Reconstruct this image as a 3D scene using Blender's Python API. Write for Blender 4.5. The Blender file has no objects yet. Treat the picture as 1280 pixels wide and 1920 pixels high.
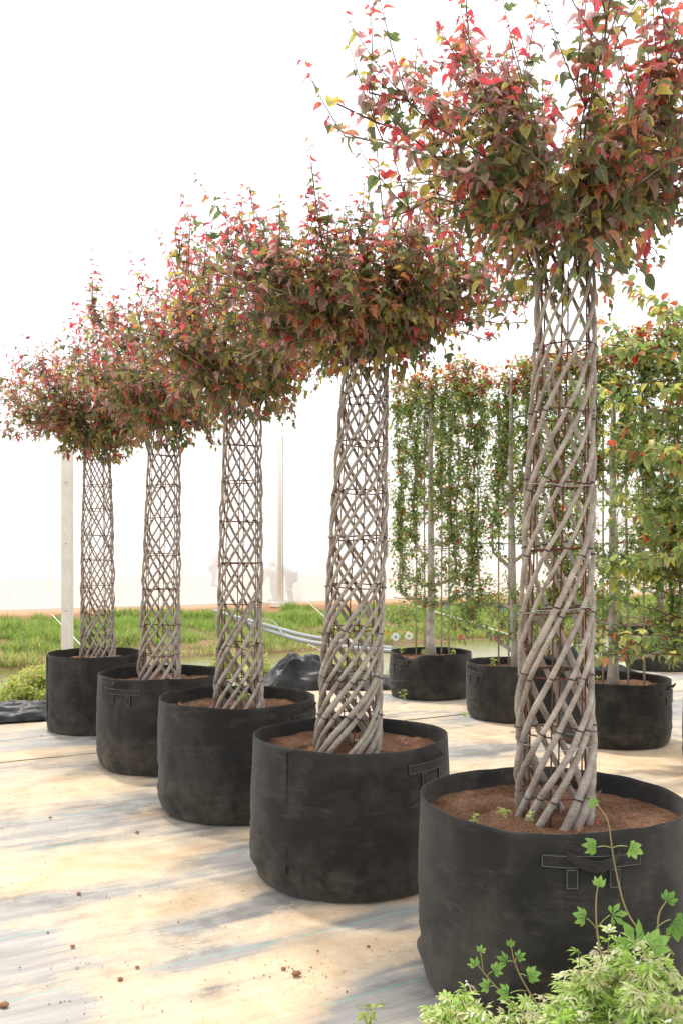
import bpy, math, random
import numpy as np
from mathutils import Vector, Matrix, Quaternion, noise

random.seed(11); RNG = np.random.default_rng(11)
S = bpy.context.scene
COL = S.collection
R30 = math.radians(30)

# ------------------------------------------------------------------ camera, world, sun, exposure
CAMZ, F, HY = 1.6, 1800.0, 1035.0
cam = bpy.data.objects.new('camera', bpy.data.cameras.new('camera'))
COL.objects.link(cam); S.camera = cam
cam.location = (0, 0, CAMZ); cam.rotation_euler = (math.radians(90), 0, 0)
cam.data.sensor_fit = 'AUTO'; cam.data.sensor_width = 36.0
cam.data.lens = F / 1920.0 * 36.0
cam.data.shift_y = (HY - 960) / 1920.0
cam.data.clip_start = 0.05; cam.data.clip_end = 3000
cam.data.dof.use_dof = True; cam.data.dof.focus_distance = 4.6; cam.data.dof.aperture_fstop = 9.0

SUN_EL, SUN_AZ = math.radians(66), math.atan2(-0.50, 0.86)      # azimuth measured from +Y towards +X
wd = bpy.data.worlds.new('World'); S.world = wd; wd.use_nodes = True
nt = wd.node_tree; nt.nodes.clear()
sky = nt.nodes.new('ShaderNodeTexSky'); sky.sky_type = 'NISHITA'; sky.sun_disc = False
sky.sun_elevation = SUN_EL; sky.sun_rotation = SUN_AZ; sky.air_density = 1.0; sky.dust_density = 3.0
b1 = nt.nodes.new('ShaderNodeBackground'); b1.inputs['Strength'].default_value = 0.05
b2 = nt.nodes.new('ShaderNodeBackground'); b2.inputs['Color'].default_value = (1.0, 0.985, 0.97, 1); b2.inputs['Strength'].default_value = 1.08
ad = nt.nodes.new('ShaderNodeAddShader'); wo = nt.nodes.new('ShaderNodeOutputWorld')
nt.links.new(sky.outputs[0], b1.inputs['Color']); nt.links.new(b1.outputs[0], ad.inputs[0])
nt.links.new(b2.outputs[0], ad.inputs[1]); nt.links.new(ad.outputs[0], wo.inputs[0])

sl = bpy.data.lights.new('sun', 'SUN'); sl.energy = 2.1; sl.angle = math.radians(4); sl.color = (1.0, 0.955, 0.88)
sun = bpy.data.objects.new('sun', sl); COL.objects.link(sun)
sdir = Vector((math.sin(SUN_AZ) * math.cos(SUN_EL), math.cos(SUN_AZ) * math.cos(SUN_EL), math.sin(SUN_EL)))
sun.rotation_euler = sdir.to_track_quat('Z', 'Y').to_euler(); sun.location = (0, 0, 12)

vs = S.view_settings
vs.view_transform = 'Standard'; vs.look = 'None'; vs.gamma = 1.0; vs.use_curve_mapping = False; vs.exposure = 0.52
S.render.engine = 'CYCLES'
S.cycles.max_bounces = 8; S.cycles.transparent_max_bounces = 16; S.cycles.transmission_bounces = 6
S.cycles.diffuse_bounces = 4

def W(px, py, Y):
    return Vector(((px - 640) / F * Y, Y, CAMZ - (py - HY) / F * Y))
def ST(s, t, z=0.0):                      # yard frame: s along the cloth's stripes, t across them
    return Vector((s * math.cos(R30) - t * math.sin(R30), s * math.sin(R30) + t * math.cos(R30), z))
def toST(x, y):
    return x * math.cos(R30) + y * math.sin(R30), -x * math.sin(R30) + y * math.cos(R30)

# ------------------------------------------------------------------ object helpers
def tag(o, label=None, cat=None, group=None, kind=None):
    if label: o['label'] = label
    if cat: o['category'] = cat
    if group: o['group'] = group
    if kind: o['kind'] = kind
    return o
def thing(name, label, cat, loc=(0, 0, 0), group=None):
    o = bpy.data.objects.new(name, None); o.empty_display_size = .1
    COL.objects.link(o); o.location = loc
    return tag(o, label, cat, group)
def link(name, me, parent=None, mat=None):
    o = bpy.data.objects.new(name, me); COL.objects.link(o)
    if mat is not None and len(me.materials) == 0: me.materials.append(mat)
    if parent is not None:
        o.parent = parent
        o.matrix_parent_inverse = Matrix.Translation(-Vector(parent.location)) if parent.parent is None else Matrix.Identity(4)
    return o

class MB:
    """collects geometry in world coordinates and links it as ONE mesh"""
    def __init__(s): s.v = []; s.f = []; s.c = []; s.n = 0
    def add(s, v, f, c=None):
        v = np.asarray(v, float); s.v.append(v); s.f += [tuple(i + s.n for i in q) for q in f]
        s.c.append(np.tile(np.array(c if c is not None else (1, 1, 1)), (len(v), 1))); s.n += len(v)
    def tube(s, pts, rad, n=6, c=None, cap=True):
        pts = np.asarray([tuple(p) for p in pts], float); m = len(pts)
        rad = np.full(m, rad) if np.isscalar(rad) else np.asarray(rad, float)
        tan = np.gradient(pts, axis=0); tan /= np.linalg.norm(tan, axis=1)[:, None] + 1e-12
        up = np.array([0, 0, 1.0]) if abs(tan[0, 2]) < .9 else np.array([1.0, 0, 0])
        a = np.cross(tan[0], up); a /= np.linalg.norm(a)
        vs_ = []; an = np.arange(n) * 2 * math.pi / n
        for i in range(m):
            a = a - tan[i] * a.dot(tan[i]); a /= np.linalg.norm(a) + 1e-12; b = np.cross(tan[i], a)
            vs_.append(pts[i] + rad[i] * (np.cos(an)[:, None] * a + np.sin(an)[:, None] * b))
        f = [(i * n + j, i * n + (j + 1) % n, (i + 1) * n + (j + 1) % n, (i + 1) * n + j) for i in range(m - 1) for j in range(n)]
        if cap: f += [tuple(range(n))[::-1], tuple((m - 1) * n + j for j in range(n))]
        s.add(np.concatenate(vs_), f, c); return s
    def box(s, c, d, rz=0, col=None, bev=0):
        x, y, z = [k / 2 for k in d]; cs, sn = math.cos(rz), math.sin(rz)
        if bev:
            pr = [(-x + bev, -y), (x - bev, -y), (x, -y + bev), (x, y - bev), (x - bev, y), (-x + bev, y), (-x, y - bev), (-x, -y + bev)]
        else: pr = [(-x, -y), (x, -y), (x, y), (-x, y)]
        k = len(pr); v = []
        for zz, q in ((-z, 1), (z, 1)):
            for a, b in pr: v.append((c[0] + a * cs - b * sn, c[1] + a * sn + b * cs, c[2] + zz))
        f = [(j, (j + 1) % k, k + (j + 1) % k, k + j) for j in range(k)] + [tuple(range(k))[::-1], tuple(range(k, 2 * k))]
        s.add(v, f, col); return s
    def mesh(s, name, mat, smooth=True):
        me = bpy.data.meshes.new(name); me.from_pydata(np.concatenate(s.v).tolist(), [], s.f)
        if mat: me.materials.append(mat)
        col = np.concatenate(s.c); rgba = np.ones((len(col), 4), np.float32); rgba[:, :3] = col
        a = me.color_attributes.new('Col', 'FLOAT_COLOR', 'POINT'); a.data.foreach_set('color', rgba.ravel())
        if smooth: me.polygons.foreach_set('use_smooth', [True] * len(me.polygons))
        me.update(); return me
    def build(s, name, mat, parent=None, smooth=True):
        return link(name, s.mesh(name, mat, smooth), parent)

# ------------------------------------------------------------------ materials
class NT:
    def __init__(s, name):
        s.m = bpy.data.materials.new(name); s.m.use_nodes = True; s.t = s.m.node_tree; s.t.nodes.clear()
        s.out = s.t.nodes.new('ShaderNodeOutputMaterial')
    def n(s, ty, ins=None, **kw):
        d = s.t.nodes.new(ty)
        for k, v in kw.items(): setattr(d, k, v)
        for k, v in (ins or {}).items(): s.set(d, k, v)
        return d
    def set(s, d, k, v):
        i = d.inputs[k]
        if isinstance(v, bpy.types.NodeSocket): s.t.links.new(v, i)
        elif isinstance(v, (tuple, list)) and len(v) == 3 and i.type == 'RGBA': i.default_value = (*v, 1)
        else: i.default_value = v
    def coord(s, kind='Object', scale=(1, 1, 1), loc=(0, 0, 0)):
        tc = s.n('ShaderNodeTexCoord'); mp = s.n('ShaderNodeMapping', {'Vector': tc.outputs[kind], 'Scale': scale, 'Location': loc}); return mp.outputs[0]
    def noise(s, vec, scale, detail=4, rough=.55, dist=0.0):
        return s.n('ShaderNodeTexNoise', {'Vector': vec, 'Scale': scale, 'Detail': detail, 'Roughness': rough, 'Distortion': dist}).outputs[0]
    def ramp(s, fac, stops):
        r = s.n('ShaderNodeValToRGB', {'Fac': fac}); e = r.color_ramp.elements
        while len(e) < len(stops): e.new(.5)
        for i, (p, c) in enumerate(stops):
            e[i].position = p; e[i].color = (c, c, c, 1) if not isinstance(c, tuple) else (*c, 1)
        return r.outputs[0]
    def mix(s, fac, a, b, mode='MIX'):
        m = s.n('ShaderNodeMix', data_type='RGBA', blend_type=mode, clamp_factor=True)
        s.set(m, 0, fac); s.set(m, 6, a); s.set(m, 7, b); return m.outputs[2]
    def math(s, op, a, b=0.0, c=None):
        m = s.n('ShaderNodeMath', operation=op); s.set(m, 0, a); s.set(m, 1, b)
        if c is not None: s.set(m, 2, c)
        return m.outputs[0]
    def bump(s, h, strength=.5, dist=.01, normal=None):
        ins = {'Height': h, 'Strength': strength, 'Distance': dist}
        if normal is not None: ins['Normal'] = normal
        return s.n('ShaderNodeBump', ins).outputs[0]
    def pbr(s, col, rough=.8, normal=None, spec=.3, **kw):
        ins = {'Base Color': col, 'Roughness': rough, 'Specular IOR Level': spec}
        if normal is not None: ins['Normal'] = normal
        ins.update(kw); p = s.n('ShaderNodeBsdfPrincipled', ins); s.t.links.new(p.outputs[0], s.out.inputs[0]); return p

M = {}
def mk_bark(name, dark, light, patch, sc=1.0, lent=.5):
    k = NT(name); v = k.coord(); vs_ = k.coord(scale=(1, 1, 2.5))
    n1 = k.noise(v, 14 * sc, 5, .6); n2 = k.noise(vs_, 60 * sc, 3, .6); n3 = k.noise(v, 5 * sc, 2)
    c = k.mix(k.ramp(n1, [(.3, 0.), (.7, 1.)]), dark, light)
    c = k.mix(k.ramp(n3, [(.55, 0.), (.72, .6)]), c, patch)
    c = k.mix(k.ramp(n2, [(.36, lent), (.46, 0.)]), c, tuple(x * .45 for x in dark))
    h = k.math('ADD', n1, k.math('MULTIPLY', n2, .5))
    k.pbr(c, .82, k.bump(h, .55, .006), .25); M[name] = k.m
mk_bark('stem_bark', (.205, .165, .135), (.46, .41, .355), (.40, .40, .29), lent=.35)
mk_bark('trunk_bark', (.24, .205, .17), (.50, .455, .40), (.50, .49, .42), .8)
mk_bark('twig_bark', (.085, .055, .045), (.17, .12, .10), (.2, .14, .11), 2)
mk_bark('bamboo', (.28, .235, .17), (.42, .37, .28), (.33, .31, .24), 1.2, .2)

def mk_leaf(name, trans=.50, rough=.36, spec=.55, sat=1.05, veins=False):
    k = NT(name); at = k.n('ShaderNodeVertexColor', layer_name='Col'); v = k.coord('Object')
    n = k.noise(v, 35, 3)
    if veins:                                # local leaf units: midrib and side veins, blotches
        sp = k.n('ShaderNodeSeparateXYZ', {0: v}); ax = k.math('ABSOLUTE', sp.outputs[0])
        lat = k.math('FRACT', k.math('MULTIPLY', k.math('SUBTRACT', sp.outputs[1], k.math('MULTIPLY', ax, .9)), 7.0))
        vein = k.math('MAXIMUM', k.math('LESS_THAN', ax, .016), k.math('MULTIPLY', k.math('LESS_THAN', lat, .10), .55))
        oi = k.n('ShaderNodeObjectInfo'); ov = k.n('ShaderNodeVectorMath', {0: v, 1: oi.outputs['Location']}, operation='ADD').outputs[0]
        bl = k.noise(ov, 3.2, 4, .6); n = k.noise(ov, 9, 4, .65)
        base = k.mix(k.ramp(bl, [(.50, 0.), (.66, .65)]), at.outputs[0], (.20, .17, .085))
        base = k.mix(k.math('MULTIPLY', vein, .35), base, (.62, .52, .40)); src = base
    else: src = at.outputs[0]
    c = k.mix(.55, src, k.mix(k.ramp(n, [(.3, 0.), (.7, 1.)]), (.75, .75, .75), (1.4, 1.35, 1.3)), 'MULTIPLY')
    c2 = k.n('ShaderNodeHueSaturation', {'Color': c, 'Saturation': sat, 'Value': 1.55}).outputs[0]
    p = k.n('ShaderNodeBsdfPrincipled', {'Base Color': c, 'Roughness': rough, 'Specular IOR Level': spec})
    t = k.n('ShaderNodeBsdfTranslucent', {'Color': c2})
    ms = k.n('ShaderNodeMixShader', {'Fac': trans}); k.t.links.new(p.outputs[0], ms.inputs[1]); k.t.links.new(t.outputs[0], ms.inputs[2])
    k.t.links.new(ms.outputs[0], k.out.inputs[0]); M[name] = k.m
mk_leaf('leaf'); mk_leaf('leaf_veined', veins=True); mk_leaf('grass_leaf', .45, .6, .2, 1.1)

def mk_plain(name, col, rough=.6, spec=.3, sc=30, var=.25, bump=.15, **kw):
    k = NT(name); v = k.coord(); n = k.noise(v, sc, 4)
    lo = tuple(x * (1 - var) for x in col); hi = tuple(min(1, x * (1 + var)) for x in col)
    k.pbr(k.mix(n, lo, hi), rough, k.bump(n, bump, .004), spec, **kw); M[name] = k.m; return k.m
mk_plain('rust', (.13, .05, .03), .85, .2, 90, .5)
mk_plain('tie_black', (.022, .022, .024), .5, .4)
mk_plain('wire_white', (.75, .75, .72), .5, .4)
mk_plain('wire_dull', (.42, .41, .38), .5, .4)
mk_plain('green_tie', (.02, .30, .12), .5)
mk_plain('blue_tie', (.04, .30, .75), .5)
mk_plain('stitch', (.16, .16, .155), .8)
mk_plain('pipe_grey', (.30, .31, .32), .5, .3)
mk_plain('disc_white', (.72, .78, .76), .35, .5)
mk_plain('skin', (.38, .22, .15), .6)
mk_plain('trouser_dark', (.09, .07, .065), .9, .1)
mk_plain('trouser_grey', (.16, .14, .12), .9, .1)
mk_plain('shirt_blue', (.24, .36, .42), .85, .1)
mk_plain('shirt_beige', (.42, .36, .26), .85, .1)
mk_plain('shirt_pink', (.55, .26, .20), .85, .1)
mk_plain('boot_black', (.02, .02, .02), .6, .3)
mk_plain('hat_straw', (.5, .42, .26), .85, .1)
mk_plain('weed_stem', (.20, .26, .08), .7)
mk_plain('conduit', (.30, .32, .28), .5)
mk_plain('flower_white', (.8, .78, .76), .7)
mk_plain('post_cream', (.80, .79, .70), .7)
mk_plain('clod', (.27, .14, .075), .95, .1, 60, .5, .6)

def mk_concrete():
    k = NT('concrete'); v = k.coord(); n = k.noise(v, 6, 6, .65); n2 = k.noise(v, 90, 3)
    vo = k.n('ShaderNodeTexVoronoi', {'Vector': v, 'Scale': 26.0}).outputs['Distance']
    c = k.mix(k.ramp(n, [(.3, 0.), (.75, 1.)]), (.66, .62, .54), (.80, .76, .68))
    c = k.mix(k.ramp(vo, [(.07, .7), (.12, 0.)]), c, (.14, .13, .11))
    k.pbr(c, .9, k.bump(k.math('ADD', n2, vo), .4, .004), .2); M['concrete'] = k.m
mk_concrete()

def mk_fabric():
    k = NT('pot_fabric'); v = k.coord(); gm = k.n('ShaderNodeNewGeometry')
    oi = k.n('ShaderNodeObjectInfo'); off = k.n('ShaderNodeVectorMath', {0: v, 1: oi.outputs['Location']}, operation='ADD').outputs[0]
    n1 = k.noise(off, 3.2, 6, .62, .4); n2 = k.noise(off, 11, 5, .6, .3); fine = k.noise(off, 420, 2, .7)
    vstr = k.n('ShaderNodeMapping', {'Vector': off, 'Scale': (1, 1, .18)}).outputs[0]; n4 = k.noise(vstr, 30, 4, .6)
    hstr = k.n('ShaderNodeMapping', {'Vector': off, 'Scale': (.30, .30, 1.6)}).outputs[0]; n5 = k.noise(hstr, 9, 5, .6, .6)
    z = k.n('ShaderNodeSeparateXYZ', {0: k.n('ShaderNodeTexCoord').outputs['Object']}).outputs[2]
    low = k.ramp(k.math('MULTIPLY', z, 1.4), [(0.0, 1.0), (.42, 0.0)])
    base = k.mix(k.ramp(n1, [(.35, 0.), (.7, 1.)]), (.016, .0155, .015), (.026, .0255, .025))
    dust = k.math('MULTIPLY', k.ramp(n1, [(.46, 0.), (.74, 1.)]), k.ramp(n4, [(.3, .35), (.7, 1.)]))
    c = k.mix(k.math('MULTIPLY', dust, .45), base, (.105, .090, .072))
    # mud and algae that settled in the lower third
    dl = k.math('MULTIPLY', low, k.ramp(n2, [(.38, 0.), (.66, 1.)]))
    c = k.mix(k.math('MULTIPLY', dl, .7), c, (.090, .080, .055))
    band = k.math('MULTIPLY', k.ramp(n5, [(.52, 0.), (.58, .30), (.64, 0.)]), k.ramp(n2, [(.4, 0.), (.7, 1.)]))
    c = k.mix(band, c, (.11, .098, .08))
    spl = k.ramp(k.noise(off, 38, 4, .7), [(.70, 0.), (.76, .8)])
    c = k.mix(k.math('MULTIPLY', spl, k.ramp(n1, [(.5, 0.), (.6, 1.)])), c, (.20, .145, .085))
    h = k.math('ADD', k.math('MULTIPLY', fine, .35), k.math('MULTIPLY', n5, .6)); h = k.math('ADD', h, k.math('MULTIPLY', n2, .6))
    k.pbr(c, .93, k.bump(h, .45, .004), .15, **{'Sheen Weight': .14, 'Sheen Roughness': .55, 'Sheen Tint': (.8, .75, .68, 1)}); M['pot_fabric'] = k.m
mk_fabric()

def mk_soil():
    k = NT('pot_soil'); v = k.coord(); n1 = k.noise(v, 7, 6, .7); n2 = k.noise(v, 90, 5, .75)
    c = k.mix(k.ramp(n1, [(.32, 0.), (.68, 1.)]), (.13, .062, .034), (.38, .215, .13))
    c = k.mix(k.ramp(n2, [(.36, .8), (.52, 0.)]), c, (.055, .026, .016)); c = k.mix(k.ramp(n2, [(.58, 0.), (.68, .6)]), c, (.44, .26, .16))
    k.pbr(c, .97, k.bump(k.math('ADD', n1, n2), 1.0, .02), .1); M['pot_soil'] = k.m
mk_soil()

def mk_mat():
    k = NT('weed_cloth'); v = k.coord()
    sep = k.n('ShaderNodeSeparateXYZ', {0: v}); s_, t_ = sep.outputs[0], sep.outputs[1]
    wv = k.n('ShaderNodeTexNoise', {'Vector': v, 'Scale': 1.6, 'Detail': 3.0}).outputs['Color']; wv = k.n('ShaderNodeVectorMath', {0: k.n('ShaderNodeVectorMath', {0: wv, 1: (.5, .5, .5)}, operation='SUBTRACT').outputs[0], 1: (.5, .5, 0)}, operation='MULTIPLY').outputs[0]; vw = k.n('ShaderNodeVectorMath', {0: v, 1: wv}, operation='ADD').outputs[0]
    A = k.n('ShaderNodeMapping', {'Vector': vw, 'Scale': (.9, 1.4, 1), 'Location': (3.3, 1.7, 0)}).outputs[0]; att = k.n('ShaderNodeAttribute', attribute_name='sand').outputs['Fac']
    big = k.noise(A, .85, 6, .52, .6)
    Bm = k.n('ShaderNodeMapping', {'Vector': k.n('ShaderNodeVectorMath', {0: v, 1: k.n('ShaderNodeVectorMath', {0: wv, 1: (.3, .3, 0)}, operation='MULTIPLY').outputs[0]}, operation='ADD').outputs[0], 'Scale': (.9, 8.5, 1), 'Rotation': (0, 0, math.radians(4))}).outputs[0]
    streak = k.noise(Bm, 1.5, 6, .65, .35)
    med = k.noise(v, 6.5, 6, .65, .4); fine = k.noise(v, 60, 4, .7); vfine = k.noise(v, 480, 2, .6)
    m = k.math('ADD', k.math('MULTIPLY', big, .85), k.math('MULTIPLY', streak, .40)); m = k.math('ADD', m, k.math('MULTIPLY', att, .62)); m = k.math('ADD', m, k.math('MULTIPLY', med, .36))
    m = k.math('ADD', m, k.math('MULTIPLY', fine, .17))
    sand = k.ramp(m, [(1.01 / 1.4 * .97, 0.), (1.09 / 1.4 * .97, .55), (1.17 / 1.4 * .97, 1.)]) if False else k.ramp(k.math('SUBTRACT', m, .55), [(.24, 0.), (.34, .50), (.54, 1.)])
    cloth = k.mix(k.ramp(streak, [(.3, 0.), (.72, 1.)]), (.235, .222, .202), (.42, .40, .365))
    wet = k.ramp(k.noise(v, 1.9, 5, .6, .3), [(.50, 0.), (.62, .65)])
    cloth = k.mix(wet, cloth, (.11, .106, .10))
    chalk = k.math('MULTIPLY', k.ramp(k.noise(Bm, 4, 5, .7), [(.55, 0.), (.7, .7)]), .8)
    cloth = k.mix(chalk, cloth, (.42, .40, .37))
    # woven teal marker yarns every 0.583 m across the stripes
    fr = k.math('FRACT', k.math('DIVIDE', k.math('SUBTRACT', k.math('ADD', t_, k.math('MULTIPLY', k.math('SUBTRACT', k.noise(v, .8, 1), .5), .02)), 2.96 - .583 * 20.5), .583))
    ln = k.math('LESS_THAN', k.math('ABSOLUTE', k.math('SUBTRACT', fr, .5)), .0060)
    lm = k.math('MULTIPLY', ln, k.ramp(k.noise(Bm, 2.2, 3), [(.32, .35), (.60, .95)]))
    cloth = k.mix(lm, cloth, (.10, .42, .37))
    sc = k.mix(k.ramp(med, [(.3, 0.), (.7, 1.)]), (.58, .425, .255), (.67, .54, .38))
    sc = k.mix(k.ramp(k.noise(v, 2.6, 5, .6), [(.52, 0.), (.68, .75)]), sc, (.56, .355, .20))
    sc = k.mix(k.ramp(fine, [(.34, .35), (.46, 0.)]), sc, (.40, .25, .13))
    sc = k.mix(k.math('MULTIPLY', lm, .38), sc, (.25, .5, .42))
    c = k.mix(sand, cloth, sc)
    chk = k.n('ShaderNodeTexWave', {'Vector': v, 'Scale': 60.0, 'Distortion': .2}).outputs[1]
    h = k.math('ADD', k.math('MULTIPLY', sand, .9), k.math('MULTIPLY', fine, .6)); h = k.math('ADD', h, k.math('MULTIPLY', vfine, .25)); h = k.math('ADD', h, k.math('MULTIPLY', streak, .7))
    rg = k.math('ADD', .58, k.math('MULTIPLY', sand, .37))
    k.pbr(c, rg, k.bump(h, .35, .005), .35); M['weed_cloth'] = k.m
mk_mat()

def mk_tarp():
    k = NT('black_plastic'); v = k.coord(); n = k.noise(v, 5, 6, .6, .8)
    c = k.mix(k.ramp(n, [(.45, 0.), (.7, 1.)]), (.012, .0125, .014), (.045, .045, .044))
    k.pbr(c, .45, k.bump(n, .5, .02), .35); M['black_plastic'] = k.m
mk_tarp()

def mk_earth():
    k = NT('earth'); v = k.coord(); n1 = k.noise(v, .9, 7, .65); n2 = k.noise(v, 12, 6, .7)
    y = k.n('ShaderNodeSeparateXYZ', {0: v}).outputs[1]
    c = k.mix(k.ramp(n1, [(.35, 0.), (.65, 1.)]), (.15, .09, .05), (.30, .20, .12))
    c = k.mix(k.ramp(n2, [(.3, .55), (.5, 0.)]), c, (.11, .065, .035))
    top = k.ramp(k.math('DIVIDE', y, 60.0), [(.375, 0.), (.392, 1.)])
    c = k.mix(top, c, k.mix(n1, (.34, .17, .085), (.46, .28, .16)))
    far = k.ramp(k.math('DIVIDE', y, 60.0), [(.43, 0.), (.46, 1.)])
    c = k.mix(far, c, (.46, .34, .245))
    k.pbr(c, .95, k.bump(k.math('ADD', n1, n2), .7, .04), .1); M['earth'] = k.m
mk_earth()

def mk_water():
    k = NT('ditch_water'); v = k.coord(scale=(1, 2.2, 1)); n = k.noise(v, 2.5, 3); c = k.mix(k.noise(k.coord(), .6, 4), (.12, .11, .035), (.19, .17, .07))
    k.pbr(c, .16, k.bump(n, .16, .02), .16); M['ditch_water'] = k.m
mk_water()

def mk_net():
    k = NT('white_net'); v = k.coord(); n = k.noise(k.n('ShaderNodeMapping', {'Vector': v, 'Scale': (1, 1, .05)}).outputs[0], 1.6, 3)
    d = k.n('ShaderNodeBsdfDiffuse', {'Color': (.86, .86, .85)}); t = k.n('ShaderNodeBsdfTranslucent', {'Color': (.88, .88, .87)})
    tr = k.n('ShaderNodeBsdfTransparent'); m1 = k.n('ShaderNodeMixShader', {'Fac': .5}); m2 = k.n('ShaderNodeMixShader')
    k.t.links.new(d.outputs[0], m1.inputs[1]); k.t.links.new(t.outputs[0], m1.inputs[2])
    k.set(m2, 0, k.math('ADD', .61, k.math('MULTIPLY', n, .10)))
    k.t.links.new(tr.outputs[0], m2.inputs[1]); k.t.links.new(m1.outputs[0], m2.inputs[2]); k.t.links.new(m2.outputs[0], k.out.inputs[0])
    M['white_net'] = k.m
mk_net()

# ------------------------------------------------------------------ leaves
def leaf_lobed(w=1.0, fold=.30, curl=.45, twist=0.0, asym=0.0):
    r = [(.15, .03), (.38, .10), (.58, .42), (.22, .40), (.34, .70), (.11, .77)]
    mid = [(0, 0), (0, .33), (0, .66), (0, 1.02)]
    return _leaf(mid, r, [(0, 4, 5, 1), (1, 5, 6, 7), (1, 7, 2), (2, 7, 8, 9), (2, 9, 3)], w, fold, curl, twist, asym)
def leaf_three(w=1.0, fold=.30, curl=.45, twist=0.0, asym=0.0):
    r = [(.20, -.02), (.46, .02), (.60, .30), (.25, .40), (.26, .72), (.10, .86)]
    mid = [(0, 0), (0, .30), (0, .62), (0, 1.04)]
    return _leaf(mid, r, [(0, 4, 5, 1), (1, 5, 6, 7), (1, 7, 2), (2, 7, 8, 9), (2, 9, 3)], w, fold, curl, twist, asym)
def leaf_ovate(w=1.0, fold=.22, curl=.35, twist=0.0, asym=0.0):
    r = [(.20, .08), (.34, .28), (.36, .50), (.26, .70), (.11, .88)]
    mid = [(0, 0), (0, .33), (0, .66), (0, 1)]
    return _leaf(mid, r, [(0, 4, 5, 1), (1, 5, 6, 2), (2, 6, 7, 8), (2, 8, 3)], w, fold, curl, twist, asym)
def _leaf(mid, r, fr, w, fold, curl, twist, asym):
    nm, nr = len(mid), len(r); pts = mid + [(x * w * (1 + asym), y) for x, y in r] + [(-x * w * (1 - asym), y + asym * .08) for x, y in r]
    v = []
    for x, y in pts:
        z = abs(x) * fold - curl * y * y + x * twist * y
        v.append((x, y * (1 - .25 * curl * y), z))
    f = [q for q in fr] + [tuple((i + nr if i >= nm else i) for i in q)[::-1] for q in fr]
    v = [(a, b + .12, c) for a, b, c in v]                       # short petiole
    n0 = len(v); v += [(-.012, 0, .0), (.012, 0, .0)]; f += [(n0, n0 + 1, 0)]
    v = np.array(v); return v, f
TEMPL = [leaf_lobed(.95, .34, .62), leaf_lobed(.8, .55, .85, .2, .1), leaf_three(.9, .30, .55, -.2), leaf_three(.75, .6, .95, .1, -.12),
         leaf_ovate(.9, .25, .5), leaf_ovate(.8, .5, .8, .2), leaf_lobed(.7, .8, .75, -.2), leaf_ovate(.75, .3, .7, -.25, .1), leaf_ovate(1.0, .35, .6, .1, -.1), leaf_ovate(.7, .6, .9)]
SMALL = [leaf_ovate(.85, .3, .35), leaf_ovate(.75, .5, .6, .2), leaf_ovate(1, .2, .25, -.2), leaf_ovate(.65, .7, .5)]

def inst_mesh(name, templ, which, P, D, N, Sz, C, mat):
    """one mesh holding many leaves (numpy, fast)"""
    X = np.cross(D, N); X /= np.linalg.norm(X, axis=1)[:, None] + 1e-9; Z = np.cross(X, D)
    vv, ls, lt, cc = [], [], [], []; base = 0
    for k, (tv, tf) in enumerate(templ):
        idx = np.where(which == k)[0]
        if not len(idx): continue
        v = P[idx, None, :] + Sz[idx, None, None] * (tv[None, :, 0:1] * X[idx, None] + tv[None, :, 1:2] * D[idx, None] + tv[None, :, 2:3] * Z[idx, None])
        vv.append(v.reshape(-1, 3)); n = len(tv)
        loops = np.array([i for q in tf for i in q]); sizes = np.array([len(q) for q in tf])
        ls.append((loops[None] + (np.arange(len(idx)) * n)[:, None] + base).ravel()); lt.append(np.tile(sizes, len(idx)))
        c = np.repeat(C[idx], n, axis=0).reshape(len(idx), n, 3); tone = 1 + .22 * (tv[:, 1] - .5) - .25 * (np.abs(tv[:, 0]) < .02)
        cc.append((c * tone[None, :, None]).reshape(-1, 3)); base += n * len(idx)
    vv = np.concatenate(vv); ls = np.concatenate(ls); lt = np.concatenate(lt); cc = np.clip(np.concatenate(cc), 0, 1)
    me = bpy.data.meshes.new(name); me.vertices.add(len(vv)); me.vertices.foreach_set('co', vv.astype(np.float32).ravel())
    me.loops.add(len(ls)); me.loops.foreach_set('vertex_index', ls.astype(np.int32))
    me.polygons.add(len(lt)); st = np.concatenate([[0], np.cumsum(lt)[:-1]]); me.polygons.foreach_set('loop_start', st.astype(np.int32))
    me.update(calc_edges=True); me.materials.append(mat)
    a = me.color_attributes.new('Col', 'FLOAT_COLOR', 'POINT'); rgba = np.ones((len(vv), 4), np.float32); rgba[:, :3] = cc; a.data.foreach_set('color', rgba.ravel())
    return me

VARIANTS = {}
def leaf_variant(fam, templ, k, ci, col, mat):
    key = (fam, k, ci)
    if key not in VARIANTS:
        VARIANTS[key] = inst_mesh('leaf', [templ[k]], np.array([0]), np.zeros((1, 3)), np.array([[0, 1., 0]]), np.array([[0, 0, 1.]]), np.array([1.0]), np.array([col]), M['leaf_veined'] if mat.name == 'leaf' else mat)
    return VARIANTS[key]

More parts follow.
